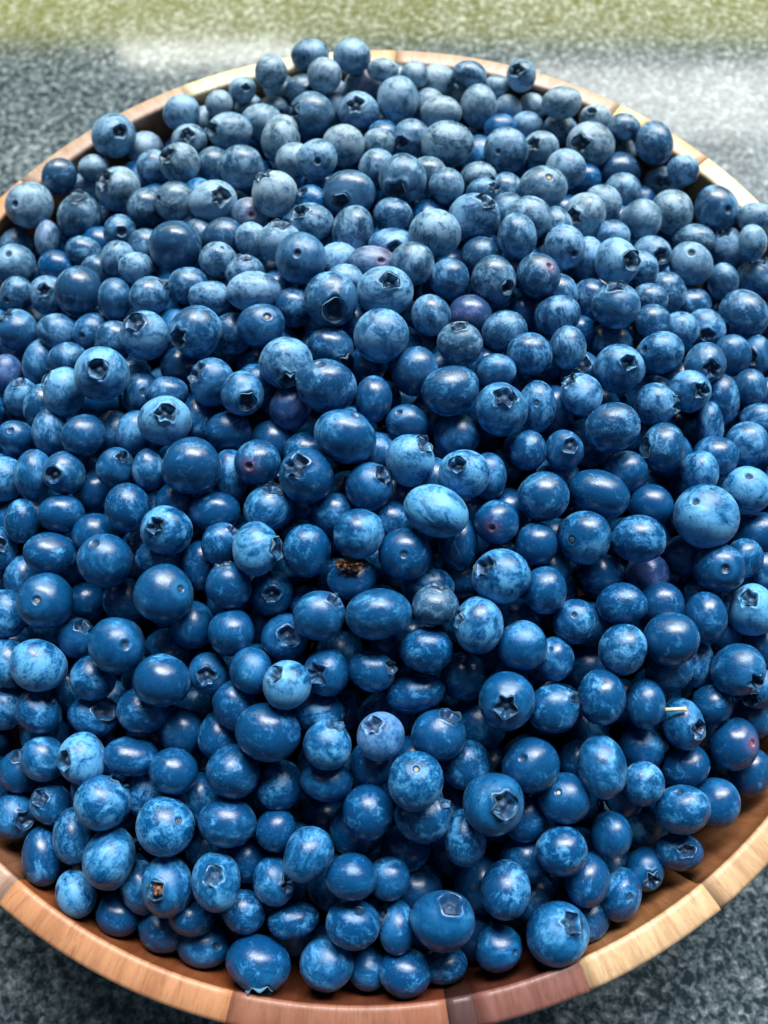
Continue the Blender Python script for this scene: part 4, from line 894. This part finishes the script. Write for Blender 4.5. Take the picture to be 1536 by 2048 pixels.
((-4618,-6742,-589),(584,-17,-4,587,6,579),(-0.29,-0.26,-0.92),'N','d',6),
((-7788,-6100,-416),(533,-22,8,601,16,557),(-0.42,-0.3,-0.86),'N','d',2),
((26,12953,-804),(582,2,1,523,-15,519),(0.26,0.51,-0.82),'N','p',94),
((-66,11924,-429),(580,2,1,524,-14,521),(0.15,0.85,-0.5),'N','p',69),
((4853,7051,518),(534,-10,-12,562,13,553),(0.13,0.8,-0.58),'N','m',55),
((4708,5983,926),(540,-13,-10,548,6,539),(0.38,0.83,-0.4),'N','m',54),
((8557,7351,-167),(571,-32,-14,538,-15,519),(0.35,0.38,-0.86),'N','p',59),
((5615,3023,1076),(551,-16,-8,550,1,540),(0.3,0.18,-0.94),'N','m',33),
((11178,57,-266),(419,6,-29,541,36,474),(0.69,0.1,-0.72),'N','d',25),
((9444,-6576,-352),(502,36,-14,595,24,535),(0.42,0.28,-0.86),'N','d',6),
((-787,-4257,671),(572,-1,-1,570,2,563),(0.24,0.15,-0.96),'N','d',4),
((4209,-12231,-1022),(566,30,0,527,8,537),(0.19,-0.25,-0.95),'N','d',5)]
DEEP = [-371,1137,-341,60,-26,854,-112,64,1139,-32,-387,65,895,204,-280,64,-704,-848,-190,61,-1193,-58,-249,63,319,-721,-108,68,581,-119,57,65,
732,-741,-292,61,1145,-413,-73,65,-531,332,-186,60,-928,191,-221,62,1016,-213,-159,63,524,-538,-137,65,-567,727,-278,66,176,-440,-133,63,
1011,91,-146,66,-92,-602,28,61,323,680,-92,68,-358,563,-18,68,912,-113,-272,64,-44,-974,-283,63,-1045,648,-195,60,-483,-970,-359,65,
-704,-538,-164,65,981,-594,-199,67,-11,638,-62,61,707,94,-68,68,-228,-115,-165,66,744,-868,-298,61,421,-382,-77,65,-307,-252,-46,65,
514,-1026,-281,63,-346,-482,-207,64,-467,443,-100,64,636,469,-138,61,139,621,-17,63,-1104,479,-299,63,896,624,-302,66,26,-559,-33,62,
315,-978,-349,66,-153,-840,-57,63,1150,245,-155,64,-1038,-323,-303,63,697,-386,-180,61,492,-22,-140,66,395,-215,-200,61,400,360,8,65,
570,-685,-170,61,-648,-677,-234,63,239,879,-277,64,74,870,-202,67,-593,1088,-233,61,-228,1123,-248,66,802,-258,-165,63,1247,121,-196,64,
-503,-334,-182,61,442,-957,-116,65,-752,-289,-27,66,-1088,232,-110,64,-1022,351,-119,60,-183,668,-252,63,-514,684,-124,63,97,-861,-112,63,
217,687,-165,66,1027,382,-148,67,-730,715,-134,62,-1005,-157,-331,62,473,550,-50,66,919,-481,-259,65,1,-751,-36,62,-481,33,-62,63,
1074,-557,-30,65,-797,-676,-180,65,607,-295,-117,67,14,483,-81,66,578,339,-86,66,-390,937,-290,64,-81,-671,-191,64,-579,126,-198,66,
902,401,-282,67,924,33,-218,63,-1206,365,-48,62,-391,314,-36,61,-1001,-480,-300,65,-541,-178,-17,65,-1053,-306,-76,63,299,-160,21,61,
-1093,-166,-27,63,564,193,-11,61,-543,971,-137,62,26,-816,-250,67,-207,-858,-292,61,-1189,362,-177,68,-843,154,-63,63,202,243,-9,66,
-123,695,1,66,-363,-1052,-233,62,-39,74,13,60,-32,-120,-157,62,-272,-301,-158,61,-378,635,-180,61,-63,976,-258,68,420,188,-129,66,
-535,201,-22,66,972,-59,-132,60,-844,-22,-271,68,353,352,-144,63,-1243,228,-56,64,332,-882,-55,63,-352,-592,-31,63,633,-495,-230,64,
312,502,-13,61,-604,-396,-182,61,-575,-609,-40,67,-694,-835,-319,64,210,-71,-16,68,807,404,-124,60,49,-396,-26,67,802,279,-122,63,
-1066,-650,-194,63,-911,-788,-201,66,812,837,-340,62,-636,6,-92,63,-525,1115,-104,61,-67,-469,-207,63,1222,-4,-150,63,763,-631,-228,65,
-799,507,-297,66,-307,-741,-61,66,-240,-522,-141,60,900,524,-199,65,-391,804,-181,64,-563,824,-161,64,899,99,-58,62,928,464,-89,67,
-741,864,-219,61,461,516,-249,67,-370,-475,-78,63,58,-1189,-329,64,-501,-710,-182,60,-47,1130,-198,64,-1015,280,-276,68,-646,252,-158,63,
-95,-212,-98,62,337,-20,-106,63,-175,-280,-40,63,-328,-795,-283,61,408,55,-8,66,356,-1134,-347,64,-649,582,-276,68,613,22,-175,67,
-535,507,-19,60,257,-880,-196,64,-681,386,-136,61,117,911,-63,66,355,1014,-319,61,505,-671,-51,64,-516,-836,-309,62,1078,558,-164,65,
622,-959,-330,63,103,-18,-99,62,995,-681,-293,63,-677,41,-234,63,865,-678,-156,63,-470,-567,-101,64,-415,-98,-187,68,85,732,-167,61,
-865,427,-67,62,-1136,-425,-224,62,888,-512,-99,65,-859,-415,-254,67,-851,740,-174,67,382,-1161,-221,67,206,-651,-241,64,-958,-484,-114,66,
-201,334,-107,61,-910,830,-244,65,145,567,-142,63,-28,-1064,-169,61,-276,-688,-254,64,653,-889,-205,67,-828,-429,-44,66,-1161,257,-261,64,
-579,-300,14,66,394,492,-141,65,-83,273,-165,62,216,-297,-134,63,-563,-950,-261,66,333,163,-34,66,121,1250,-167,65,318,-31,103,66,
874,669,-171,62,66,-932,-312,61,1174,-375,-238,67,-322,982,-195,61,39,-604,-219,62,68,-855,4,61,1131,-134,-271,60,-451,-1011,-115,61,
1113,134,-319,66,781,-825,-141,67,266,-162,-136,67,434,900,-141,62,-997,588,-306,67,-1151,-385,-55,64,-144,1028,-117,63,-806,-823,-378,66,
521,-177,-179,60,790,-160,33,62,-229,38,-164,62,1196,-250,-255,63,329,872,-85,62,-266,-1210,-215,63,-1139,-280,-226,65,-1054,69,-248,64,
-588,-570,-211,63,559,733,-61,63,125,-1071,-214,64,233,776,-46,60,-438,-367,-71,62,649,164,-197,62,115,-284,-61,67,770,392,-255,64,
489,-810,-89,60,1193,318,-249,65,-327,-50,17,66,1021,641,-282,61,-413,-596,-225,62,554,-284,8,67,-823,306,-179,63,-902,683,-321,63,
-710,-245,-149,61,188,-616,-89,64,112,1108,-312,66,-218,-166,60,60,489,-314,-181,62,-1014,-19,-15,60,-334,341,-198,65,-343,417,-87,62,
384,793,-259,62,-328,1112,-116,65,-1242,80,-208,62,-1088,101,-33,62,736,835,-204,68,-527,-1101,-194,67,346,673,-225,64,1059,-327,-179,62,
-498,-434,17,68,-333,798,-25,62,-1115,518,-42,60,344,1137,-174,65,501,-162,-57,62,47,1045,-107,66,1198,111,-51,62,-274,668,-110,62,
-1085,-564,-92,63,656,881,-318,63,693,-101,-70,67,1022,318,-318,62,779,83,-224,62,499,1073,-151,64,322,1013,-181,62,298,-480,-39,64,
-124,103,-133,65,-1219,51,-33,67,-858,842,-93,61,-66,313,22,67,-688,855,-374,61,228,-779,-35,67,1028,472,-383,60,1015,-766,-37,66,
782,-131,-199,60,-93,462,69,62,-140,546,-64,65,782,-368,-269,65,-1037,-218,-193,63,558,-765,-276,66,-228,315,35,62,183,-1172,-268,63,
427,-709,-197,62,-164,-978,-131,64,237,1175,-290,66,220,395,-162,65,226,248,-189,66,1160,-157,-120,65,-471,197,-172,67,-810,119,-189,62,
-16,580,62,63,706,765,-302,61,-469,788,-77,61,848,-801,-315,64,-146,214,-34,63,1132,-278,-92,66,178,990,-269,67,1022,-244,-287,68,
530,885,-214,60,-1119,148,-346,65,-213,837,-88,62,-728,728,-313,66,-40,-201,64,63,-294,-889,-117,68,329,-369,-179,62,555,935,-73,60,
-833,586,-171,61,164,492,26,63,-699,141,-106,64,815,-444,-171,61,-543,395,38,63,813,-38,-112,65,-1023,-58,-260,65,868,826,-195,65,
-154,28,3,67,65,334,-185,65,-238,-1053,-259,64,735,-571,-62,60,-1224,-225,-133,67,-289,-399,-5,61,-100,-1204,-217,61,-868,-582,-347,66,
439,928,-25,61,125,182,100,62,-658,-948,-122,64,626,531,-255,61,922,-329,-100,62,-855,26,-119,65,-566,483,-177,63,-14,578,-206,65,
-677,-1031,-255,67,-729,-416,-244,63,-599,885,-269,63,986,233,-112,63,600,689,-195,61,-46,-1099,-327,67,265,400,60,65,-722,584,-108,68,
-289,223,-91,66,660,-271,-232,63,-654,-511,-45,61,25,-146,-50,67,173,112,-129,64,-441,1110,-243,65,-156,1128,-377,61,-908,-236,-137,65,
-481,587,-205,60,-1113,-12,-102,67,1094,13,-225,64,-946,78,-44,63,244,619,57,63,-146,-470,-37,67,-59,809,-237,65,-1009,-728,-28,67,
965,-543,-373,68,119,59,21,63,-541,1048,-357,62,566,974,-337,65,75,-714,-145,68,667,664,-26,63,226,109,97,65,433,-1100,-128,61,
497,-895,-328,63,34,139,-84,61,123,-979,-83,67,-184,840,-242,68,187,-1139,-119,65,459,391,-207,64,-1040,384,-379,61,-480,878,-235,63,
126,417,-62,61,-277,-1089,-130,68,-426,-875,-210,65,-1176,45,-310,63,304,-768,-271,63,400,-849,-229,62,623,-1058,-214,62,-810,-102,-38,67,
-941,-653,-250,67,216,1008,-85,67,-279,102,-52,60,-877,-258,-278,66,938,-338,-268,65,-718,-92,-144,65,-1091,461,-163,61,-794,-699,-358,64,
36,-341,-170,64,-885,654,-60,63,691,639,-278,64,770,953,-255,66,704,743,-129,61,262,-1000,-228,62,1163,459,-178,61,-402,171,4,62,
-1027,-412,-2,67,-55,981,-39,61,132,-519,-216,63,-680,971,-210,63,458,-61,-7,64,-268,-1125,-367,65,984,602,-390,63,-228,478,42,67,
-81,1260,-178,62,-847,-902,-226,63,-27,-892,-63,64,-892,367,-288,61,-129,-120,-5,61,-917,-179,2,60,351,-243,-75,62,716,-233,-43,62,
-577,-744,-79,66,-1079,322,6,66,-482,-83,56,64,-118,-24,-167,66,424,790,-27,62,615,-585,-47,62,-291,979,-73,61,-123,767,-126,60,
524,130,-164,60,-864,303,-66,63,712,381,-28,61,-453,-229,-123,68,501,1094,-300,63,502,295,16,61,-720,385,-281,66,71,797,-23,62,
691,293,-214,63,-313,503,-197,60,-432,-257,44,67,671,915,-91,63,214,-549,20,60,-229,-606,-48,64,86,273,-51,65,-1145,-56,-389,68,
-496,-449,-149,61,-192,207,-176,63,68,349,71,66,-581,-185,-180,68,-822,804,-364,67,643,1013,-202,60,-971,495,-103,65,-909,-764,-332,66,
-928,-116,-120,61,416,-581,-245,68,-1072,-418,-373,60,253,-334,6,67,-902,-136,-264,64,565,464,-26,63,-653,267,-17,60,-752,-602,-283,64,
733,-1006,-187,60,-194,135,67,62,1104,-380,-369,63,332,-506,-186,62,-145,523,-204,64,350,-299,89,62,-659,1000,-76,62,1075,-518,-252,68,
-184,1166,-130,63,543,271,-188,61,589,-437,-64,67,627,-647,-295,67,721,-361,-64,63,1187,-99,-11,67,443,-484,-4,60,-729,427,-14,61,
1032,471,-254,64,-112,402,-177,65,761,198,-266,60,372,-646,-13,61,-772,38,-12,62,-298,853,-300,65,-539,-19,-180,66,868,-911,-206,61,
-189,-363,60,63,728,219,-44,66,-1224,-137,-42,64,738,537,-184,66,-420,926,-123,68,-145,-851,-174,60,952,744,-283,64,256,511,-145,62,
-346,88,-171,65,-12,-35,73,66,420,901,-311,63,-960,-617,-93,67,-236,1043,-365,61,1249,-216,-45,68,-860,925,-182,63,-610,704,-47,61,
-738,-767,-97,66,217,1134,-163,63,-979,452,-269,63,106,-1071,-341,66,202,-53,-165,60,542,-570,-252,60,-472,308,88,61,979,108,-329,67,
678,-743,-89,64,843,-669,-360,65,862,-230,-43,65,-185,-709,-123,67,800,539,-58,65,559,-960,-171,61,-6,1066,-354,67,-1165,-188,-312,62,
-721,-175,-263,64,482,660,-171,68,1004,666,-149,65,151,-177,28,65,-322,108,61,60,773,534,-309,67,112,-140,-166,62,1023,-102,-335,68,
-360,406,44,63,120,1146,-92,62,-564,-824,-186,61,-143,-1175,-335,61,535,760,-314,62,320,122,-158,60,1025,182,-235,65,295,783,-171,64,
-821,-323,-125,61,-699,151,18,62,-810,-477,-155,62,-5,187,18,61,1113,-212,-370,65,-431,-104,-51,61,-183,-419,-182,65,594,587,-91,62,
-185,974,-271,60,-652,-322,-257,60,648,-155,-171,61,-329,-961,-342,67,444,189,31,60,578,-368,-241,62,-968,210,-82,60,-971,128,-312,61,
-393,692,-20,62,-58,812,1,66,-1019,121,-144,64,486,-443,-220,63,996,-423,-135,66,41,1213,-273,60,27,-1230,-179,61,-384,-1083,-383,64,
-400,-1120,-134,61,157,-938,-238,61,636,-6,10,66,902,-152,-132,62,163,-796,-197,64,-378,-733,-178,62,-719,196,-261,68,997,-424,-335,60,
715,-13,-252,61,603,374,-240,61,444,-1044,-390,64,-283,745,-229,62,18,246,126,61,828,924,-138,60,-24,-19,-75,63,-1242,207,-184,61,
809,-214,-287,65,756,-501,-292,63,794,19,-3,65,-668,-176,-56,60,1061,-687,-148,67,-437,713,-263,61,1131,415,-316,63,-602,-927,-378,61,
190,-14,102,62,91,-668,-28,64,-35,-299,-29,64,-101,1210,-291,68,1124,260,-368,64,-170,-751,-249,62,1247,267,-58,63,914,327,-170,63,
-875,-540,-232,61,-963,-366,-166,67,-462,450,-239,61,229,95,-23,60,1216,19,-278,68,-548,-691,-301,63,-803,428,-191,61,326,-560,52,61,
-110,-587,-96,67,-1019,137,57,60,1076,-258,29,62,982,-783,-200,63,828,731,-284,63,-1027,-597,-319,61,161,-1245,-177,60,-573,862,-45,64,
-792,-778,-260,63,150,-305,67,61,227,-1106,-370,67,-28,364,-95,61,485,424,83,64,387,1130,-294,61,610,819,-134,61,412,-763,-15,61,
180,779,-237,62,-148,-1032,-356,60,61,939,-312,66,329,549,-232,63,-146,-1110,-119,66,-611,952,-384,63,389,-1001,-252,62,-128,428,-54,60,
1163,-501,-156,63,-1006,-545,6,63,-307,-609,-167,55,314,-426,91,57,-201,-596,-216,57,-454,-817,-106,59,528,60,-2,56,-1002,773,-181,55,
-1137,582,-133,56,246,1060,-346,60,-593,589,-134,59,-325,-182,-172,57,-745,955,-324,56,-575,367,-84,58,-473,-1122,-302,59,-508,998,-253,62,
85,207,-158,56,228,880,-139,57,119,-488,9,57,837,-16,-276,57,-387,-349,-184,58,-4,708,-255,56,-686,-644,-109,56,-1269,-12,-141,57,
-719,-403,-122,62,124,648,-241,61,656,-811,-352,59,-765,-946,-304,58,813,167,-147,56,-84,-344,-147,61,-255,517,-82,56,-331,-27,-136,57,
-739,841,-85,57,-85,-992,-35,60,-608,-280,-114,56,282,321,-49,56,466,419,-79,60,-1126,-545,-213,56,106,443,-202,56,406,-618,-125,57,
914,594,-95,56,-238,-50,-61,56,-707,486,-216,58,-470,576,-89,60,-569,-1055,-329,60,11,-500,65,55,410,-138,84,56,-1126,-128,-184,59,
-376,1203,-198,56,460,-357,34,55,-1230,-343,-151,55,-357,-1171,-300,55,-1163,364,-308,57,919,506,-340,60,275,1237,-148,56,-584,87,-15,56,
400,629,2,59,-157,590,58,61,8,716,36,55,-160,927,-43,57,-119,653,-143,56,247,-997,-113,56,-495,916,-346,60,526,-1140,-195,60,
1243,-98,-227,56,63,-957,-181,56,-934,43,-210,60,396,1019,-78,56,858,220,-34,56,-92,-859,-273,55,-1118,-273,-378,58,-946,594,-177,56,
320,254,42,59,-919,420,-176,57,518,-577,18,57,-424,1014,-371,60,-192,386,114,57,658,-614,-179,55,-196,796,22,57,-1140,103,-152,61,
-332,1039,-296,59,-1112,207,20,59,505,788,-155,57,1087,-61,-97,61,-323,-313,64,59,-1224,-287,-31,57,-763,-1015,-164,59,335,895,-202,58,
-1019,-250,49,57,22,467,51,56,322,-656,-219,58,-844,-710,-72,59,1131,121,-187,57,442,988,-218,57,35,1040,-228,59,-601,-60,7,60,
37,-484,-127,61,521,-851,-203,51,470,-1135,-296,54,918,167,-173,53,-251,435,-147,51,1271,-119,-101,54,-850,-846,-125,55,856,-615,-52,51,
-1075,358,-216,52,-533,-954,-81,50,38,120,143,51,910,722,-385,52,-46,-955,-154,55,201,-853,-292,56,1213,344,-136,53,599,1114,-194,51,
687,534,-35,51,295,-616,-79,51,228,279,102,51,-37,-853,41,52,89,-574,62,52,549,585,26,55,-859,256,-293,56,-748,289,-64,51,
165,726,27,54,929,-221,-225,54,-354,-450,63,51,882,-632,-257,52,-748,717,-23,51,38,1172,-384,50,242,604,-66,54,449,1177,-201,56,
457,305,-91,56,-945,-389,-339,55,408,755,-127,54,417,69,-199,53,1261,-8,-42,52,-824,533,-66,54,813,-320,16,53,-826,-145,-164,54,
-217,951,-153,56,637,-784,-181,51,757,809,-40,51,-1035,446,-15,51,-656,798,-219,53,-726,-405,-3,53,-459,477,47,51,791,624,-242,52,
-184,-242,-166,51,-152,-962,-251,53,395,500,55,52,-626,-469,-263,52,-267,1237,-200,52,-1102,294,-375,52,640,245,-111,56,921,-90,-41,53,
-109,-731,-46,52,819,134,10,55,988,789,-185,56,536,631,-268,54,16,-388,84,51,-106,213,78,56,-438,-756,-289,51,585,-71,-84,52,
-963,-668,-373,53,-250,900,1,52,-255,-936,-223,52,543,865,-347,51,539,-975,-66,53,223,-930,-44,51,-346,213,-195,53,1066,-159,-35,55,
774,643,-124,53,-565,-92,-98,52,-272,-428,-104,51,282,-1216,-249,54,-252,80,147,57,427,-265,3,52,557,-71,-219,56,-809,625,-316,53,
75,-103,61,53,288,-1108,-249,53,-289,853,-185,54,12,-221,-153,52,344,-1015,-152,54,-508,-552,32,54,-95,1088,-286,53,-457,65,-180,51,
-300,643,-249,50,305,10,-5,53,-1070,180,-234,50,534,549,-173,51,-15,739,-108,52,78,1133,-196,52,741,-524,-172,56,636,-364,18,51,
1207,193,-287,57,-482,299,-102,51,-778,-309,-224,52,-485,-510,-248,53,-148,-228,124,52,405,-104,-190,57,-274,211,42,51,59,66,-167,53,
-706,1064,-154,52,1235,-307,-147,56,-1135,-10,12,55,452,997,-367,51,-291,-143,-39,51,-459,-985,-233,52,-585,-384,-70,52,655,-989,-115,55,
323,244,-125,51,-267,-516,32,51,-44,-795,-166,51,-723,-58,-256,53,1053,-107,-198,51,-513,708,-8,52,-449,1035,-127,53,145,999,6,54,
-109,98,119,52,-62,190,-98,53,-639,668,-206,52,-858,89,-295,51,-671,-723,-330,51,8,426,-178,51,412,30,99,51,-251,603,-10,51,
-478,1183,-171,51,-10,-631,-118,52,393,-112,-79,53,-570,-515,-109,52,-460,76,67,51,-1016,-5,-161,52,-1037,-104,-124,54,-645,575,-24,52,
-136,-1104,-247,52,238,-229,-40,54,1000,-256,-58,56,-983,493,-375,54,1083,172,-72,52,-735,656,-227,52,-699,-853,-32,55,-436,835,11,53,
-1256,-125,-180,53,1080,278,-236,51,400,-520,-90,50,873,-804,-209,53,315,970,-14,52,-358,-836,-31,53,848,756,-115,51,-1061,-420,-113,53,
-644,-1054,-132,51,434,-753,-293,52,324,-877,-298,52,-784,-499,-302,52,-626,-90,-232,57,-458,-216,145,51,184,848,24,53,-793,227,9,50,
-861,-563,-82,53,-420,818,-307,53,841,-566,-318,52,-52,-432,-93,52,-619,348,-244,50,443,-885,-33,50,813,384,-12,48,-242,582,-174,50,
-730,27,-140,52,598,147,-94,49,-383,43,-9,53,750,923,-354,48,-237,-1011,-59,50,-104,924,-172,50,-289,-608,56,52,-360,-156,30,50,
-112,-560,-224,47,874,318,-59,48,-1006,-727,-142,47,792,-169,-103,50,777,-861,-398,50,310,432,-212,52,224,428,-34,50,-635,469,-84,48,
-870,13,-11,48,740,1003,-159,47,935,746,-80,48,67,549,-8,49,298,-693,46,47,876,-415,-67,47,-555,605,-41,50,658,-513,-108,49,
574,-759,-41,53,465,-249,-101,49,467,255,106,49,-353,-973,-166,49,865,301,-302,48,-976,-555,-198,51,488,-675,-284,50,302,1133,-389,49,
-83,1165,-98,49,430,-448,88,47,-237,1056,-165,49,-1040,-1,-353,50,-266,-768,32,47,-718,-36,47,52,151,346,7,48,451,71,-112,48,
601,188,94,47,421,1089,-383,49,705,-1014,-288,52,-429,-1197,-203,48,119,974,-166,48,-776,224,-123,47,-1220,175,-301,48,-900,529,-247,52,
1080,-639,-242,50,1104,-589,-131,48,244,-284,99,48,-28,-1233,-285,49,696,-108,48,49,-786,-209,-94,47,-272,707,-15,47,35,996,7,49,
505,116,74,49,540,445,-164,47,755,-723,-170,47,624,-199,-73,47,347,105,94,53,303,-267,-197,52,29,1199,-144,51,-79,663,128,48,
663,973,-375,49,807,-591,-128,48,-367,723,-118,50,-387,269,-130,47,835,646,-40,47,613,808,-243,50,-289,340,-44,50,520,1027,-29,52,
187,319,-91,49,1114,314,-81,50,207,1203,-75,50,-850,599,32,50,153,-376,-12,49,-1175,-497,-56,47,124,715,-60,48,566,377,42,48,
-943,-4,-317,47,-941,690,-220,50,-398,-644,-130,50,342,607,87,48,-415,506,-165,49,-969,692,-131,52,-627,-201,38,47,-756,-909,-128,48,
-724,-897,-394,47,-1090,574,-254,47,-1159,-364,-308,51,1175,-129,-380,47,-153,-485,93,47,191,1136,-388,49,-1117,-4,-209,48,-834,897,-299,48,
1048,27,-350,47,391,-795,-145,47,1061,-353,-76,47,316,756,10,47,-957,381,-44,48,243,44,-176,52,443,685,-68,48,-936,775,-103,49,
-87,-310,64,50,-906,551,-351,50,-265,-843,-210,47,-648,377,22,49,-1040,-477,-193,52,-428,115,-104,47,517,-397,-128,47,-986,-218,-67,52,
-542,23,44,50,444,698,-271,51,118,173,-11,52,84,-586,-113,47,192,-703,-152,50,-608,195,63,51,-788,980,-233,49,728,471,-101,47,
-762,932,-126,50,682,637,-159,47,-1120,-223,-120,47,1120,43,-108,50,-1018,717,-265,51,-183,-1247,-154,50,-793,792,-263,47,790,-967,-259,47,
994,32,-51,47,-646,908,-130,52,295,1078,-258,49,-644,-827,-109,51,-195,223,118,47,818,-522,-18,49,148,804,-104,52,-426,287,-213,48,
683,356,-120,49,68,29,110,47,-19,960,-135,51,-941,289,-164,50,-205,-704,-13,48,1072,-502,-368,48]
VV = []; FQ = []; FT = []; MQ = []; MT = []; AT = {'lco': [], 'feature': [], 'look': [], 'vary': []}; off = 0
SLOTS = [M_SKIN, M_CALYX, M_DARK, M_TAN, M_RED]
def heap_add(parts, P, feat):
    global off
    for nm, (v, q, t, at) in parts.items():
        if nm == 'dry_crust': continue
        s = 0 if nm == 'body' else 1 if nm == 'calyx' else {'S': 2, 'T': 3, 'R': 4, 'K': 3}[feat]
        VV.append(v + P); FQ.append(q + off); FT.append(t + off); MQ.append(np.full(len(q), s)); MT.append(np.full(len(t), s))
        for a in AT: AT[a].append(at.get(a, np.zeros((len(v), 3))))
        off += len(v)
for k, (P, A, axis, feat, tone, haze) in enumerate(REST):
    r = np.random.default_rng(5000 + k)
    heap_add(berry(r, sym(A) * .01, axis, feat, tone, False, haze * .01), np.array(P) * .01, feat)
for k in range(0, len(DEEP), 4):
    x, y, z, R = [w * .1 for w in DEEP[k:k + 4]]
    r = np.random.default_rng(9000 + k)
    s = R * np.array([r.uniform(.95, 1.05), r.uniform(.95, 1.05), r.uniform(.88, 1.0)])
    feat = r.choice(['N', 'N', 'C', 'S']); tone = r.choice(['d', 'd', 'm', 'd'])  # mostly dark skins, so the gaps above look more deeply shaded
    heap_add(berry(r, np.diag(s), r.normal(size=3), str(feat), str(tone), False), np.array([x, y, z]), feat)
FQ = np.concatenate(FQ); FT = np.concatenate(FT)
heap = mesh_obj('blueberry_heap', np.concatenate(VV), faces_of(FQ, FT), SLOTS, attrs={a: np.concatenate(b) for a, b in AT.items()}, matidx=np.concatenate(MQ + MT))
tag(heap, kind='stuff', label='mass of blueberries lying under and between the ones on top')

# ------------------------------------------------------------------ small things
def crumb(P, nrm, size):
    r = np.random.default_rng(3)
    n1, n2 = 40, 26
    tt = np.linspace(.06, np.pi - .06, n2); pp = np.arange(n1) / n1 * 2 * np.pi
    T2, P2 = np.meshgrid(tt, pp, indexing='ij'); T2 = np.append(T2.ravel(), [0, np.pi]); P2 = np.append(P2.ravel(), [0, 0])
    dd = np.stack([np.sin(T2) * np.cos(P2), np.sin(T2) * np.sin(P2), np.cos(T2)], 1)
    seeds = r.normal(size=(90, 3)); seeds /= np.linalg.norm(seeds, axis=1)[:, None]
    amp = r.uniform(.6, 1.5, 90)
    ang = np.arccos(np.clip(dd @ seeds.T, -1, 1)); near = ang.argmin(1); am = ang.min(1)
    rr = amp[near] * (.80 + .35 * np.sqrt(np.clip(1 - (am / .24) ** 2, 0, 1)))
    pts = dd * rr[:, None] * np.array([size, size * .48, size * .60])
    g = basis(nrm); x = np.array((0.98, -0.22, -0.08)); x = x - g[2] * (x @ g[2]); x /= np.linalg.norm(x); y = np.cross(g[2], x)
    pts = pts @ np.stack([x, y, g[2]])
    q2, t2, b2 = grid_faces(n1, n2, True, True)
    o = mesh_obj('dried_flower_scrap', pts, faces_of(q2, np.concatenate([t2, b2])), [M_BROWN], loc=P)
    tag(o, label='crumbly brown dried flower scrap lying between berries in the middle', category='plant debris')
crumb((-4.61, -43.28, 22.16), (-0.05, 0.04, 0.92), 2.3)

def stem(parent, p0, p1, rad):
    p0 = np.array(p0, float); p1 = np.array(p1, float); c = np.array(parent.location) / U
    ax = p1 - p0; g = basis(ax); n1 = 10; rows = 8; pts = []
    ph = np.arange(n1) / n1 * 2 * np.pi
    for k in range(rows):
        u = k / (rows - 1)
        rr = rad * (1 + .55 * max(0, u - .75) * 4 * .4 + .25 * max(0, .2 - u) * 5)
        ctr = p0 + ax * u + g[1] * .5 * math.sin(u * 3.1)
        pts.append(ctr + rr * (np.cos(ph)[:, None] * g[0] + np.sin(ph)[:, None] * g[1]))
    pts.append(np.stack([p0, p1])); pts = np.concatenate(pts) - c
    q2, t2, b2 = grid_faces(n1, rows, True, True)
    i = np.arange(n1); j = (i + 1) % n1; o = rows * n1
    tri = np.concatenate([np.stack([np.full(n1, o), i, j], 1), np.stack([np.full(n1, o + 1), (rows - 1) * n1 + j, (rows - 1) * n1 + i], 1)])
    mesh_obj('stem', pts, faces_of(q2, tri), [M_STEM], parent=parent)
stem(singles[210], (63.51, -79.43, 7.13), (67.91, -79.70, 8.63), .44)
